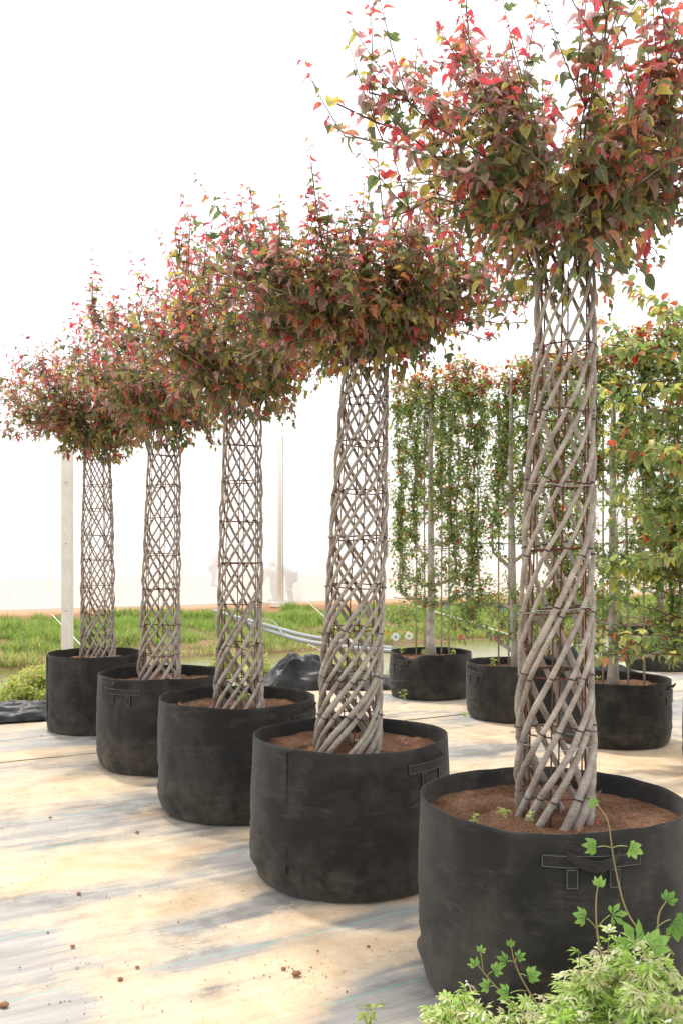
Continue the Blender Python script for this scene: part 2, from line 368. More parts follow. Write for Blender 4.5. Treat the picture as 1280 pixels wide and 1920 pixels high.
class Leaves:
    def __init__(s, fam, templ, palette, mat): s.fam, s.T, s.pal, s.mat = fam, templ, palette, mat; s.P = []; s.D = []; s.N = []; s.S = []; s.C = []; s.K = []
    def add(s, p, d, n, size, ci, k=None):
        s.P.append(tuple(p)); s.D.append(tuple(d)); s.N.append(tuple(n)); s.S.append(size); s.C.append(ci); s.K.append(random.randrange(len(s.T)) if k is None else k)
    def build(s, parent, singles=300, stuff_name='leaves', leaf_name='leaf'):
        if not s.P: return
        P = np.array(s.P); D = np.array(s.D); N = np.array(s.N); Sz = np.array(s.S); K = np.array(s.K); C = np.array(s.C)
        D /= np.linalg.norm(D, axis=1)[:, None] + 1e-9; N = N - D * (N * D).sum(1)[:, None]; N /= np.linalg.norm(N, axis=1)[:, None] + 1e-9
        px = 640 + F * P[:, 0] / np.maximum(P[:, 1], .1); py = HY - F * (P[:, 2] - CAMZ) / np.maximum(P[:, 1], .1)
        inside = (px > 10) & (px < 1270) & (py > 8) & (py < 1910)
        score = Sz / np.maximum(P[:, 1] - P[:, 1].min() * .55, .2) * (1 + .25 * RNG.random(len(P))) * np.where(inside, 1, .01)
        order = np.argsort(-score); one = order[:singles]; rest = order[singles:]
        pal = np.array(s.pal)
        for i in one:
            if singles and not inside[i]: continue
            me = leaf_variant(s.fam, s.T, int(K[i]), int(C[i]), pal[C[i]], s.mat)
            o = bpy.data.objects.new(leaf_name, me); COL.objects.link(o)
            x = np.cross(D[i], N[i]); z = np.cross(x, D[i])
            m = Matrix(((x[0], D[i][0], z[0], 0), (x[1], D[i][1], z[1], 0), (x[2], D[i][2], z[2], 0), (0, 0, 0, 1)))
            o.matrix_basis = Matrix.Translation(Vector(P[i]) - Vector(parent.location)) @ m @ Matrix.Scale(float(Sz[i]), 4); o.parent = parent
        rest = np.concatenate([rest, [i for i in one if not inside[i]]]).astype(int)
        if len(rest):
            jit = 1 + .24 * (RNG.random((len(rest), 1)) - .5)
            me = inst_mesh(stuff_name, s.T, K[rest], P[rest], D[rest], N[rest], Sz[rest], pal[C[rest]] * jit, s.mat)
            o = link(stuff_name, me, parent); o['kind'] = 'stuff'

RED = [(.54, .095, .11), (.46, .09, .10), (.56, .15, .12), (.42, .14, .14)]
ORG = [(.50, .21, .10), (.46, .26, .11), (.42, .18, .11)]
YEL = [(.44, .40, .10), (.36, .33, .10), (.30, .30, .09)]
GRN = [(.125, .175, .07), (.16, .185, .085), (.10, .145, .06), (.21, .215, .10)]
PUR = [(.38, .20, .20), (.28, .19, .15), (.46, .30, .30), (.25, .20, .13)]
PALW = RED + ORG + YEL + GRN + PUR            # 0-3 red, 4-6 orange, 7-9 yellow, 10-13 green, 14-17 purple brown
def tone_woven(h):                             # h: 0 at the collar, 1 at the shoot tips: young leaves are redder
    r = random.random(); h = min(1, max(0, h))
    if r < .05 + .66 * h ** 1.7: return random.randrange(0, 4)
    r = random.random()
    if r < .12: return random.randrange(4, 7)
    if r < .30: return random.randrange(7, 10)
    if r < .50 + .36 * (1 - h): return random.randrange(10, 14)
    return random.randrange(14, 18)

def rdir(scale=1.0):
    return Vector((random.gauss(0, 1), random.gauss(0, 1), random.gauss(0, 1))) * scale

def leaves_on(shoot, L, sz, tone, start=.1, step=.03, droop=.0, tipsmall=True):
    """alternate leaves along a polyline of Vectors"""
    tot = sum((shoot[i + 1] - shoot[i]).length for i in range(len(shoot) - 1)); u = start * tot; ph = random.uniform(0, 6.28)
    while u < tot:
        d = u
        for i in range(len(shoot) - 1):
            l = (shoot[i + 1] - shoot[i]).length
            if d <= l or i == len(shoot) - 2: break
            d -= l
        tg = (shoot[i + 1] - shoot[i]).normalized(); p = shoot[i] + tg * d
        side = tg.orthogonal().normalized(); side.rotate(Quaternion(tg, ph)); ph += 2.4 + random.uniform(-.3, .3)
        dr = (side * 1.0 + tg * random.uniform(.2, .7) + Vector((0, 0, -droop * .75 + random.uniform(-.15, .3)))).normalized()
        nn = Vector((0, 0, 1.25)) + rdir(.22) + side * .25
        if abs(nn.normalized().dot(dr)) > .95: nn = side.cross(tg) + rdir(.1)
        f = u / tot; q = sz * random.uniform(.65, 1.15) * ((1.05 - .62 * f ** 2) if tipsmall else 1)
        L.add(p, dr, nn, q, tone(p, f)); u += step * random.uniform(.6, 1.4)

def bez(a, b, c, n=8):
    return [a * (1 - t) ** 2 + b * 2 * t * (1 - t) + c * t * t for t in [i / (n - 1) for i in range(n)]]

# ------------------------------------------------------------------ the setting: earth, ditch, water, cloth
def terrain(s, t):
    n1 = noise.noise(Vector((s * .35, t * .35, 3))) ; n2 = noise.noise(Vector((s * 1.3, t * 1.3, 7)))
    te = t + .5 * n1 + .12 * n2
    if te < 9.9: z = -.012
    elif te < 13.6: z = -.012 - .75 * ((te - 9.9) / 3.7)
    elif te < 17.4: z = -.762
    elif te < 23.2:
        q = (te - 17.4) / 5.8; z = -.762 + .73 * (q ** .8)
    else: z = -.03
    if te > 9.9: z += .05 * n2 + .03 * noise.noise(Vector((s * 4, t * 4, 1)))
    if t > 26.5: z = .04 + .02 * n2
    return z
def grid(name, ss, ts, zf, mat, kind=None, kinds='structure'):
    v = [(s, t, zf(s, t)) for t in ts for s in ss]; n = len(ss)
    f = [(j * n + i, j * n + i + 1, (j + 1) * n + i + 1, (j + 1) * n + i) for j in range(len(ts) - 1) for i in range(n - 1)]
    me = bpy.data.meshes.new(name); me.from_pydata(v, [], f); me.materials.append(mat); me.polygons.foreach_set('use_smooth', [True] * len(f))
    o = link(name, me); o.rotation_euler = (0, 0, R30); o['kind'] = kinds; return o
ss = np.concatenate([np.linspace(-600, -25, 12), np.linspace(-22, 34, 190), np.linspace(38, 700, 12)])
ts = np.concatenate([np.linspace(-400, -6, 8), np.linspace(-4, 9.4, 8), np.linspace(9.6, 26.5, 95), np.linspace(27.5, 60, 14), np.linspace(70, 1500, 12)])
tag(grid('ground', ss, ts, terrain, M['earth']), 'brown earth of the yard and the ditch banks, running on to the horizon')
tag(grid('water', np.linspace(-60, 70, 3), [11.9, 15, 19.4], lambda s, t: -.56, M['ditch_water']), 'murky olive water standing in the ditch')
SANDY = [  # picture position of sand drifts (+) and bare cloth (-), half sizes along / across the stripes
    (250, 1620, .42, .75, .22), (60, 1490, .30, .8, .3), (360, 1690, .34, .6, .16), (650, 1785, .55, .42, .17), (560, 1735, .3, .3, .1), (520, 1890, .30, .35, .14), (860, 1480, .40, .6, .28), (430, 1460, .35, .35, .2), (170, 1770, .30, .22, .16), (240, 1860, .40, .16, .2),
    (520, 1480, .2, .4, .2), (60, 1420, .25, .9, .15), (1230, 1430, .5, .7, .35), (1000, 1380, .15, .5, .4), (430, 1570, .15, .2, .1), (560, 1592, .35, .16, .07), (600, 1520, .2, .3, .2),
    (50, 1790, -.50, .34, .20), (90, 1690, -.38, .55, .12), (330, 1560, -.22, .5, .06), (480, 1600, -.50, .28, .14), (400, 1795, -.42, .30, .07), (440, 1850, -.30, .32, .05), (730, 1722, -.60, .36, .13), (790, 1860, -.50, .28, .18),
    (110, 1900, -.45, .25, .10), (700, 1880, -.2, .2, .1), (350, 1740, -.25, .3, .05), (470, 1700, -.35, .28, .08), (80, 1400, -.35, 1.3, .18), (900, 1410, -.35, .6, .2), (960, 1340, -.30, .8, .2), (1270, 1330, -.5, .6, .5), (800, 1330, .25, .8, .3)]
SANDY = [(*toST(*W(a, b, CAMZ * F / (b - HY)).xy), w, p, q) for a, b, w, p, q in SANDY]
def sandiness(o):
    me = o.data; n = len(me.vertices); co = np.zeros(n * 3, np.float32); me.vertices.foreach_get('co', co); co = co.reshape(-1, 3); v = np.zeros(n)
    for a, b, w, p, q in SANDY: v += w * np.exp(-((co[:, 0] - a) / p) ** 2 - ((co[:, 1] - b) / q) ** 2)
    at = me.attributes.new('sand', 'FLOAT', 'POINT'); at.data.foreach_set('value', v.astype(np.float32)); return o
def cloth_z(s, t):
    z = .004 + .004 * noise.noise(Vector((s * 1.1, t * 2.2, 0))) + .0022 * noise.noise(Vector((s * 1.5, t * 9, 4)))
    return z
SS = np.linspace(-9, 16, 260)
tag(sandiness(grid('weed_cloth', SS, np.linspace(-3, 7.62, 240), cloth_z, M['weed_cloth'])), 'grey weed cloth dusted with cream sand, teal yarns running across it')
def cloth2_z(s, t):
    e = max(0, 1 - (t - 7.57) / .10)
    z = .016 + (.012 if s < .6 else -.006) * e * (1 + noise.noise(Vector((s * 1.7, 3, 0)))) + .003 * noise.noise(Vector((s * 1.1, t * 2, 9)))
    if s < 2.2:
        rp = max(0, noise.noise(Vector((s * .5, t * 5.2, 21)))) * .05 * min(1, max(0, (t - 7.8) / .3)) * min(1, (2.2 - s) / 1.0)
        z += rp
    if t > 9.5: z += .02 * noise.noise(Vector((s * 2, t * 4, 2))) * (t - 9.5) / .3 + .01
    return z
o2 = grid('weed_cloth_strip', SS, np.linspace(7.57, 9.86, 84), cloth2_z, M['weed_cloth']); sandiness(o2); tag(o2, 'second width of grey weed cloth lapped over the first beside the ditch')

# ------------------------------------------------------------------ fabric pots
def pot(px, py, R, H, soilz, seed, label, group, handles=(), seams=(), bulge=.03, creases=1.0, dent=None, dust=1):
    th = thing('fabric_pot', label, 'plant pot', (px, py, 0), group)
    n = 112; prof = [(.0, .0), (.80, .0), (.915, .004), (.955, .018), (.982, .05), (1.0 + bulge * .6, .11)]
    for i in range(1, 30): 
        u = i / 29; prof.append((1.0 + bulge * (.6 + .4 * math.sin(u * 3)) * (1 - u) ** .8, .11 + u * (H - .11)))
    k0 = len(prof)
    prof += [(1 - .009, H), (1 - .011, H - .02), (1 - .012, soilz - .04)]
    v, f = [], []
    for i, (r, z) in enumerate(prof):
        for j in range(n):
            a = 2 * math.pi * j / n; ca, sa = math.cos(a), math.sin(a); u = z / H
            q = Vector((ca * 1.6 + seed, sa * 1.6, z * 2.2)); rr = r * R
            rr += .016 * noise.noise(q) * (.4 + .6 * (1 - abs(2 * u - 1)))
            if r > .9:
                cr = noise.noise(Vector((ca * 1.3 + seed * 3, sa * 1.3, z * 26 + 2 * noise.noise(q * 1.3))))
                rr += .014 * creases * cr * max(0, 1 - u * 1.6) * min(1, z / .05)
                fl = 1 - abs(noise.noise(Vector((ca * .9 + seed * 2, sa * .9 + z * .8, z * 9 + 1.2 * noise.noise(q * .9))))) * 2
                rr += .010 * creases * max(0, fl - .72) / .28 * max(0, 1 - u * 1.35) * min(1, z / .05)
                rr += .0035 * creases * noise.noise(Vector((ca * 6 + seed, sa * 6, z * 5)))
                rr += .004 * noise.noise(Vector((ca * 9 + seed, sa * 9, 2))) * max(0, 1 - z / .15)
            zz = z
            if z > H * .6:
                w = (z - H * .6) / (H * .4); zz += w * (.012 * noise.noise(Vector((ca * 1.5 + seed, sa * 1.5, 9))) + .004 * noise.noise(Vector((ca * 5, sa * 5, seed))))
                if dent is not None:
                    da = (a - dent[0] + math.pi) % (2 * math.pi) - math.pi; g = math.exp(-(da / dent[1]) ** 2); zz -= dent[2] * g * w ** 2; rr -= dent[2] * .8 * g * w ** 2
            v.append((px + rr * ca, py + rr * sa, max(zz, .0) + .006 if i > 1 else .006))
    for i in range(len(prof) - 1):
        for j in range(n):
            f.append((i * n + j, i * n + (j + 1) % n, (i + 1) * n + (j + 1) % n, (i + 1) * n + j))
    mb = MB(); v = np.array(v); v[:, 0] -= px; v[:, 1] -= py
    mb.add(v, f); me = mb.mesh('wall', M['pot_fabric']); w = bpy.data.objects.new('wall', me); COL.objects.link(w); w.parent = th
    # soil
    sv, sf = [(0, 0, soilz + .01)], []; m = 26
    for i in range(1, m):
        rr = (R * .983) * i / (m - 1)
        for j in range(72):
            a = 2 * math.pi * j / 72; x, y = rr * math.cos(a), rr * math.sin(a)
            z = soilz + .022 * noise.noise(Vector((x * 5 + seed, y * 5, 0))) + .012 * noise.noise(Vector((x * 19 + seed, y * 19, 0))) + .007 * noise.noise(Vector((x * 50, y * 50, seed)))
            z += .02 * math.exp(-(rr / .2) ** 2) + .012 * (rr / R) ** 6
            sv.append((x, y, z))
    for j in range(72): sf.append((0, 1 + j, 1 + (j + 1) % 72))
    for i in range(m - 2):
        for j in range(72): a0 = 1 + i * 72; sf.append((a0 + j, a0 + 72 + j, a0 + 72 + (j + 1) % 72, a0 + (j + 1) % 72))
    mb = MB(); mb.add(sv, sf); so = bpy.data.objects.new('soil', mb.mesh('soil', M['pot_soil'])); COL.objects.link(so); so.parent = th
    def rz(a, z):                             # outer radius near (a, z)
        u = (z - .11) / (H - .11); r = 1.0 + bulge * (.6 + .4 * math.sin(u * 3)) * max(0, 1 - u) ** .8
        ca, sa = math.cos(a), math.sin(a)
        return r * R + .016 * noise.noise(Vector((ca * 1.6 + seed, sa * 1.6, z * 2.2))) * (.4 + .6 * (1 - abs(2 * z / H - 1))) + .0035 * creases * noise.noise(Vector((ca * 6 + seed, sa * 6, z * 5)))
    def strip(name, a0, a1, z0, z1, off=.004, mat='pot_fabric', par=th, sag=0, bow=0, tw=0):
        mb = MB(); k = 16; vv = []; ff = []
        for i in range(k + 1):
            q = i / k; a = a0 + (a1 - a0) * q; o_ = off + bow * math.sin(math.pi * q); sg = sag * math.sin(math.pi * q)
            for (zz, oo) in ((z0 - sg, o_), (z0 - sg, o_ + .003), (z1 - sg * (1 + tw), o_ + .003 + bow * .25 * math.sin(math.pi * q)), (z1 - sg * (1 + tw), o_ + bow * .25 * math.sin(math.pi * q))):
                r = rz(a, min(H - .01, max(.12, zz))) + oo; vv.append((r * math.cos(a), r * math.sin(a), zz))
        for i in range(k):
            for j in range(4): ff.append((i * 4 + j, (i + 1) * 4 + j, (i + 1) * 4 + (j + 1) % 4, i * 4 + (j + 1) % 4))
        ff += [(0, 1, 2, 3), (4 * k + 3, 4 * k + 2, 4 * k + 1, 4 * k)]
        mb.add(vv, ff); o = bpy.data.objects.new(name, mb.mesh(name, M[mat], False)); COL.objects.link(o); o.parent = par; return o
    def stitch(a0, a1, z0, z1, par, off=.0085):
        mb = MB(); c = [(a0, z0), (a1, z0), (a1, z1), (a0, z1), (a0, z0)]; pts = []
        for i in range(4):
            for q in np.linspace(0, 1, 8, endpoint=False):
                a = c[i][0] + (c[i + 1][0] - c[i][0]) * q; z = c[i][1] + (c[i + 1][1] - c[i][1]) * q; r = rz(a, z) + off; pts.append((r * math.cos(a), r * math.sin(a), z))
        mb.tube(pts + [pts[0]], .0009, 4, cap=False); o = bpy.data.objects.new('stitching', mb.mesh('stitching', M['stitch'])); COL.objects.link(o); o.parent = par
    for (a, up) in handles:
        zc = H - .085; hw = .165 / R; s1 = strip('handle', a - hw, a + hw, zc - .022, zc + .022); stitch(a - hw * .98, a + hw * .98, zc - .018, zc + .018, s1)
        for q in (-.42, .42):
            t1 = strip('handle_tab', a + (q * .165 - .02) / R, a + (q * .165 + .02) / R, zc - .088, zc - .020, .005, par=s1); stitch(a + (q * .165 - .016) / R, a + (q * .165 + .016) / R, zc - .084, zc - .026, s1)
        if up: strip('handle_loop', a - .075 / R, a + .075 / R, zc + .028, zc + .050, .006, par=s1, sag=-.035, bow=.035)
        else: strip('handle_loop', a - .085 / R, a + .085 / R, zc + .006, zc + .032, .008, par=s1, sag=.030, bow=.028, tw=-.4)
    for a in seams:
        strip('seam', a - .012 / R, a + .018 / R, .12, H - .004, .005)
    return th

P5 = [  # x, y, radius, seed of the five pots in the woven row (nearest first)
    (.775, 3.57, .482), (.043, 4.79, .480), (-.650, 6.03, .484), (-1.345, 7.25, .476), (-2.205, 8.66, .437)]
HP = .69; SZ = .605
G5 = 'black fabric pots of the woven trees'
poA = pot(*P5[0], HP, SZ, 1.3, 'nearest black fabric pot, with a sewn strap handle above the flowering weeds', G5, [(math.radians(-86), 0)], (), .01, 1.3)
poB = pot(*P5[1], HP, SZ, 5.7, 'second nearest black fabric pot, with a vertical seam on its left side', G5, [(math.radians(-38), 1)], (math.radians(-129),), .035, 1.2)
poC = pot(*P5[2], HP, SZ, 9.1, 'middle black fabric pot of the five in the row, dusty with creases along its foot', G5, [(math.radians(-22), 1)], (), .035, 1.4)
poD = pot(*P5[3], HP, SZ, 12.9, 'second farthest black fabric pot of the woven row, a knotted handle on its left', G5, [(math.radians(-118), 1)], (), .03, 1.2)
poE = pot(*P5[4], HP, SZ, 17.2, 'farthest black fabric pot of the woven row, beside the concrete post', G5, [(math.radians(-25), 1)], (math.radians(-150),), .0, .8)
EP = [(.985, 10.62, .445, .50), (1.69, 9.32, .470, .53), (2.30, 8.15, .475, .53), (4.36, 13.1, .48, .48)]
GE = 'squat black fabric pots of the trained trees'
pot(*EP[0][:3], .50, .42, 21, 'squat black fabric pot with a bent-in rim, leftmost of the trained trees', GE, [(math.radians(-150), 1)], (), .05, .8, dent=(math.radians(-128), .30, .05))
pot(*EP[1][:3], .53, .45, 25, 'squat black fabric pot seen left of and through the nearest woven column', GE, [(math.radians(-160), 1)], (), .02, .8)
pot(*EP[2][:3], .53, .45, 29, 'squat black fabric pot just right of the nearest woven column', GE, [(math.radians(-35), 1)], (), .0, .8)
pot(*EP[3][:3], .55, .46, 33, 'black fabric pot far back at the right edge, partly behind leaves', GE, [], (), .02, .8)
pot(2.95, 6.90, .47, .53, .45, 37, 'squat black fabric pot under the yellowing tree at the right edge', GE, [], (), .02, .8)

# ------------------------------------------------------------------ woven column trees
TIE = MB(); TIE.tube([(math.cos(a) * 1.12, math.sin(a) * 1.12, 0) for a in np.linspace(0, 2 * math.pi, 13)], .22, 4, cap=False)
TIE.tube([(1.1, 0, 0), (1.9, .3, .35), (2.6, .2, .2)], .13, 4); TIE_ME = TIE.mesh('cable_tie', M['tie_black'])

def woven(idx, pot_i, label, N, cen, rad, zt, Rc, Hc, stem_r, pitch, hoops, wires, crown_off=(0, 0), nl=(2, 3), leafsize=.075, seed=1, green=0):
    random.seed(seed); px_, py_, _ = P5[pot_i]
    th = thing('woven_tree', label, 'tree', (cen(SZ)[0], cen(SZ)[1], SZ), 'woven column trees')
    ph0 = random.uniform(0, 6.28); zb = SZ - .04; ends = []; stems = []
    for k in range(N):
        a0 = ph0 + 2 * math.pi * (k + random.uniform(-.24, .24)) / N; o1, o2, o3 = [random.uniform(0, 50) for _ in range(3)]
        ztk = zt + random.uniform(-.03, .05); nz = 44; pts = []; rr = []; sr = stem_r * random.uniform(.74, 1.22)
        for i in range(nz):
            z = zb + (ztk - zb) * i / (nz - 1); u = (z - zb) / (zt - zb)
            a = a0 + 2 * math.pi * (z - zb) / pitch + .17 * noise.noise(Vector((z * 2.2, o1, 0))) - .25 * max(0, .18 - u)
            r = rad(z) * (1 + .05 * noise.noise(Vector((z * 3.0, o2, 3)))) + .009 * noise.noise(Vector((z * 9, o3, 1)))
            cx, cy = cen(z); pts.append(Vector((cx + r * math.cos(a), cy + r * math.sin(a), z)))
            q = sr * (1.26 - .46 * min(1, u * 2.2) - .22 * u); node = 1 + .13 * max(0, math.sin(z * 62 + o1)) ** 6 + .07 * noise.noise(Vector((z * 14, o2, 7)))
            if i == 0: q *= 1.12
            rr.append(q * node)
        mb = MB(); mb.tube(pts, rr, 9)
        for _ in range(4 if idx < 3 else 1):   # pruned knots
            i = random.randrange(6, nz - 4); c = pts[i]; out = Vector((c.x - cen(c.z)[0], c.y - cen(c.z)[1], .3)).normalized() + rdir(.25)
            mb.tube([c, c + out * (rr[i] * 1.1), c + out * (rr[i] * 1.5)], [rr[i] * .6, rr[i] * .5, rr[i] * .3], 6)
        mb.build('stem', M['stem_bark'], th); stems.append((pts, rr)); ends.append((pts[-1], (pts[-1] - pts[-3]).normalized(), rr[-1], a))
    # rusty cage
    for z in hoops:
        cx, cy = cen(z); r = rad(z) * .93; tz = [random.uniform(-.01, .01) for _ in range(2)]
        MB().tube([(cx + r * math.cos(a), cy + r * math.sin(a), z + tz[0] * math.cos(a) + tz[1] * math.sin(a)) for a in np.linspace(0, 2 * math.pi, 33)], .0032, 5, cap=False).build('steel_hoop', M['rust'], th)
    for k in range(6):
        a = ph0 + k * math.pi / 3 + .3; pl = []
        for z in np.linspace(SZ - .05, zt + .05, 10):
            cx, cy = cen(z); r = rad(z) * .88 + .004 * noise.noise(Vector((z * 3, k, 0))); pl.append((cx + r * math.cos(a), cy + r * math.sin(a), z))
        MB().tube(pl, .0032, 5).build('steel_rod', M['rust'], th)
    for z in hoops:
        for pts, rr in stems:
            i = min(range(len(pts)), key=lambda q: abs(pts[q].z - z)); i = max(1, min(len(pts) - 2, i))
            tgt = (pts[i + 1] - pts[i - 1]).normalized(); o = bpy.data.objects.new('cable_tie', TIE_ME); COL.objects.link(o)
            qt = (tgt + Vector((0, 0, random.uniform(.2, .9)))).to_track_quat('Z', 'Y').to_matrix().to_4x4()
            o.matrix_basis = Matrix.Translation(pts[i] + Vector((0, 0, random.uniform(-.008, .008))) - Vector(th.location)) @ qt @ Matrix.Rotation(random.uniform(0, 6.28), 4, 'Z') @ Matrix.Diagonal((rr[i] * 1.02, rr[i] * 1.02, .011, 1)); o.parent = th
    for z in wires:
        cx, cy = cen(z); r = rad(z) + stem_r * 1.05; t0 = random.uniform(-.02, .02)
        MB().tube([(cx + r * math.cos(a), cy + r * math.sin(a), z + t0 * math.cos(a + 1) + .003 * math.sin(5 * a)) for a in np.linspace(0, 2 * math.pi, 41)], .0010, 4, cap=False).build('wire', M['wire_dull'], th)
    # crown
    L = Leaves('woven', TEMPL, PALW, M['leaf']); tw = MB(); cx, cy = cen(zt); cc = Vector((cx + crown_off[0], cy + crown_off[1], zt))
    def tone(p, f):
        h = (p.z - zt) / (Hc * .95); rad_ = math.hypot(p.x - cc.x, p.y - cc.y) / Rc
        return tone_woven(.75 * h + .30 * rad_ + .22 * f - .12 - green + random.uniform(-.12, .12))
    for (e, tg, r0, a) in ends:
        for j in range(random.randint(*nl)):
            az = math.atan2(e.y - cy, e.x - cx) + max(-.8, min(1.2, random.gauss(.25, .4)))
            if j == 0 or random.random() < .62: rho = Rc * random.uniform(.50, .95); dz = Hc * random.uniform(.16, .56)
            else: rho = Rc * random.uniform(.08, .55); dz = Hc * random.uniform(.42, .72)
            end = cc + Vector((rho * math.cos(az), rho * .78 * math.sin(az), dz)); b = e + tg * .22 + Vector((math.cos(az) * .08, math.sin(az) * .08, .10 + dz * .18))
            pl = bez(e, b, end, 10)
            for i in range(1, 10): pl[i] = pl[i] + rdir(.008)
            rl = np.linspace(r0 * (.78 if j == 0 else .6), .0032, 10)
            MB().tube(pl, rl, 6).build('branch', M['stem_bark'] if j == 0 else M['twig_bark'], th)
            leaves_on(pl[4:], L, leafsize * 1.05, tone, 0, .045, .35)
            ns = random.randint(8, 12)
            for q in range(ns):
                i = random.randint(2, 9); c = pl[i]; out = Vector((c.x - cc.x, c.y - cc.y, 0)); out = out.normalized() if out.length > .05 else rdir().normalized()
                up = random.uniform(.35, 1.2) if i > 4 else random.uniform(-.1, .9)
                sd = (out * random.uniform(.1, .8) + rdir(.42) + Vector((0, 0, up))).normalized(); ln = random.uniform(.09, .30) * (1.25 if dz > Hc * .4 else 1)
                if c.z + sd.z * ln > zt + Hc: ln *= .45
                sh = bez(c, c + sd * ln * .55, c + sd * ln + Vector((0, 0, .25 * ln if i > 4 else -.25 * ln)), 5); tw.tube(sh, np.linspace(.0028, .0012, 5), 4, cap=False)
                leaves_on(sh, L, leafsize, tone, .08, .030 if idx == 0 else .027, .25 if i > 4 else .7)
            if random.random() < .62:           # long thin leader above the crown
                ln = random.uniform(.16, .38) * Hc; c = pl[-1]; sd = (Vector((0, 0, 1)) + rdir(.10)).normalized()
                sh = bez(c, c + sd * ln * .5 + rdir(.015), c + sd * ln, 6); tw.tube(sh, np.linspace(.0026, .001, 6), 4, cap=False)
                leaves_on(sh, L, leafsize * .78, tone, .02, .030, .1)
    for _ in range(330):                        # skirt of green leaves round the collar
        a = random.uniform(0, 6.28); r = abs(random.gauss(.16, .12)) + .02; z = zt + random.uniform(-.07, .42)
        if z < zt + .05 and r < rad(zt): r = rad(zt) + random.uniform(.01, .08)
        p = Vector((cx + r * math.cos(a), cy + r * math.sin(a), z + r * .25)); out = Vector((math.cos(a), math.sin(a), random.uniform(-1.1, .1)))
        L.add(p, (out + rdir(.35)).normalized(), Vector((0, 0, 1)) + rdir(.4), leafsize * random.uniform(.7, 1.2), tone_woven(-.1 + random.uniform(0, .25)))
    t = tw.build('twigs', M['twig_bark'], th); t['kind'] = 'stuff'
    L.build(th, 300)
    return th, L

def cen_f(pts):                                # (z, x, y) knots of the column's axis
    zs, xs, ys = zip(*pts); return lambda z: (float(np.interp(z, zs, xs)), float(np.interp(z, zs, ys)))
def rad_f(pts):
    zs, rs = zip(*pts); return lambda z: float(np.interp(z, zs, rs))
HO = [.72, .93, 1.15, 1.38, 1.61, 1.85, 2.11, 2.36]
woven(0, 0, 'nearest woven tree, its thick stems rising beside the trained trees', 12, cen_f([(.6, .790, 3.57), (1.6, .803, 3.57), (2.5, .832, 3.57)]), rad_f([(.6, .138), (1.0, .133), (1.6, .128), (2.1, .118), (2.6, .103)]),
      2.62, .93, 1.22, .0132, 1.55, HO, [.90, 1.38, 1.85], (.0, 0), (4, 4), .066, 131)
woven(1, 1, 'second nearest woven tree, wide crown spreading over the centre of the picture', 15, cen_f([(.6, .030, 4.79), (1.5, .075, 4.79), (2.5, .120, 4.79)]), rad_f([(.6, .158), (1.1, .143), (1.7, .138), (2.2, .120), (2.6, .108)]),
      2.53, 1.12, .90, .0122, 1.28, [.78, .98, 1.22, 1.43, 1.67, 1.90, 2.14, 2.36], [1.15, 1.68, 1.98, 2.40], (-.10, 0), (4, 4), .064, 211, .04)
woven(2, 2, 'middle woven tree of the five, between the wide crown and the thinner columns', 12, cen_f([(.6, -.645, 6.03), (2.5, -.618, 6.03)]), rad_f([(.6, .150), (1.0, .136), (1.7, .132), (2.5, .112)]),
      2.48, 1.14, 1.12, .0112, 1.34, [.80, 1.02, 1.27, 1.53, 1.79, 2.04, 2.27], [1.25], (-.02, 0), (3, 4), .064, 303)
woven(3, 3, 'second farthest woven tree, its crown merging with the farthest one', 12, cen_f([(.6, -1.375, 7.25), (2.5, -1.335, 7.25)]), rad_f([(.6, .155), (1.1, .140), (1.8, .132), (2.5, .114)]),
      2.45, 1.08, 1.24, .0112, 1.36, [.82, 1.05, 1.32, 1.58, 1.86, 2.10, 2.33], [], (0, 0), (3, 3), .066, 404)
woven(4, 4, 'farthest woven tree, leftmost, in front of the concrete post', 16, cen_f([(.6, -2.195, 8.66), (2.5, -2.200, 8.66)]), rad_f([(.6, .150), (1.1, .142), (1.8, .138), (2.5, .115)]),
      2.45, 1.02, 1.22, .0096, 1.62, [.85, 1.05, 1.30, 1.53, 1.75, 1.98, 2.20, 2.42], [], (-.08, 0), (3, 3), .066, 505)
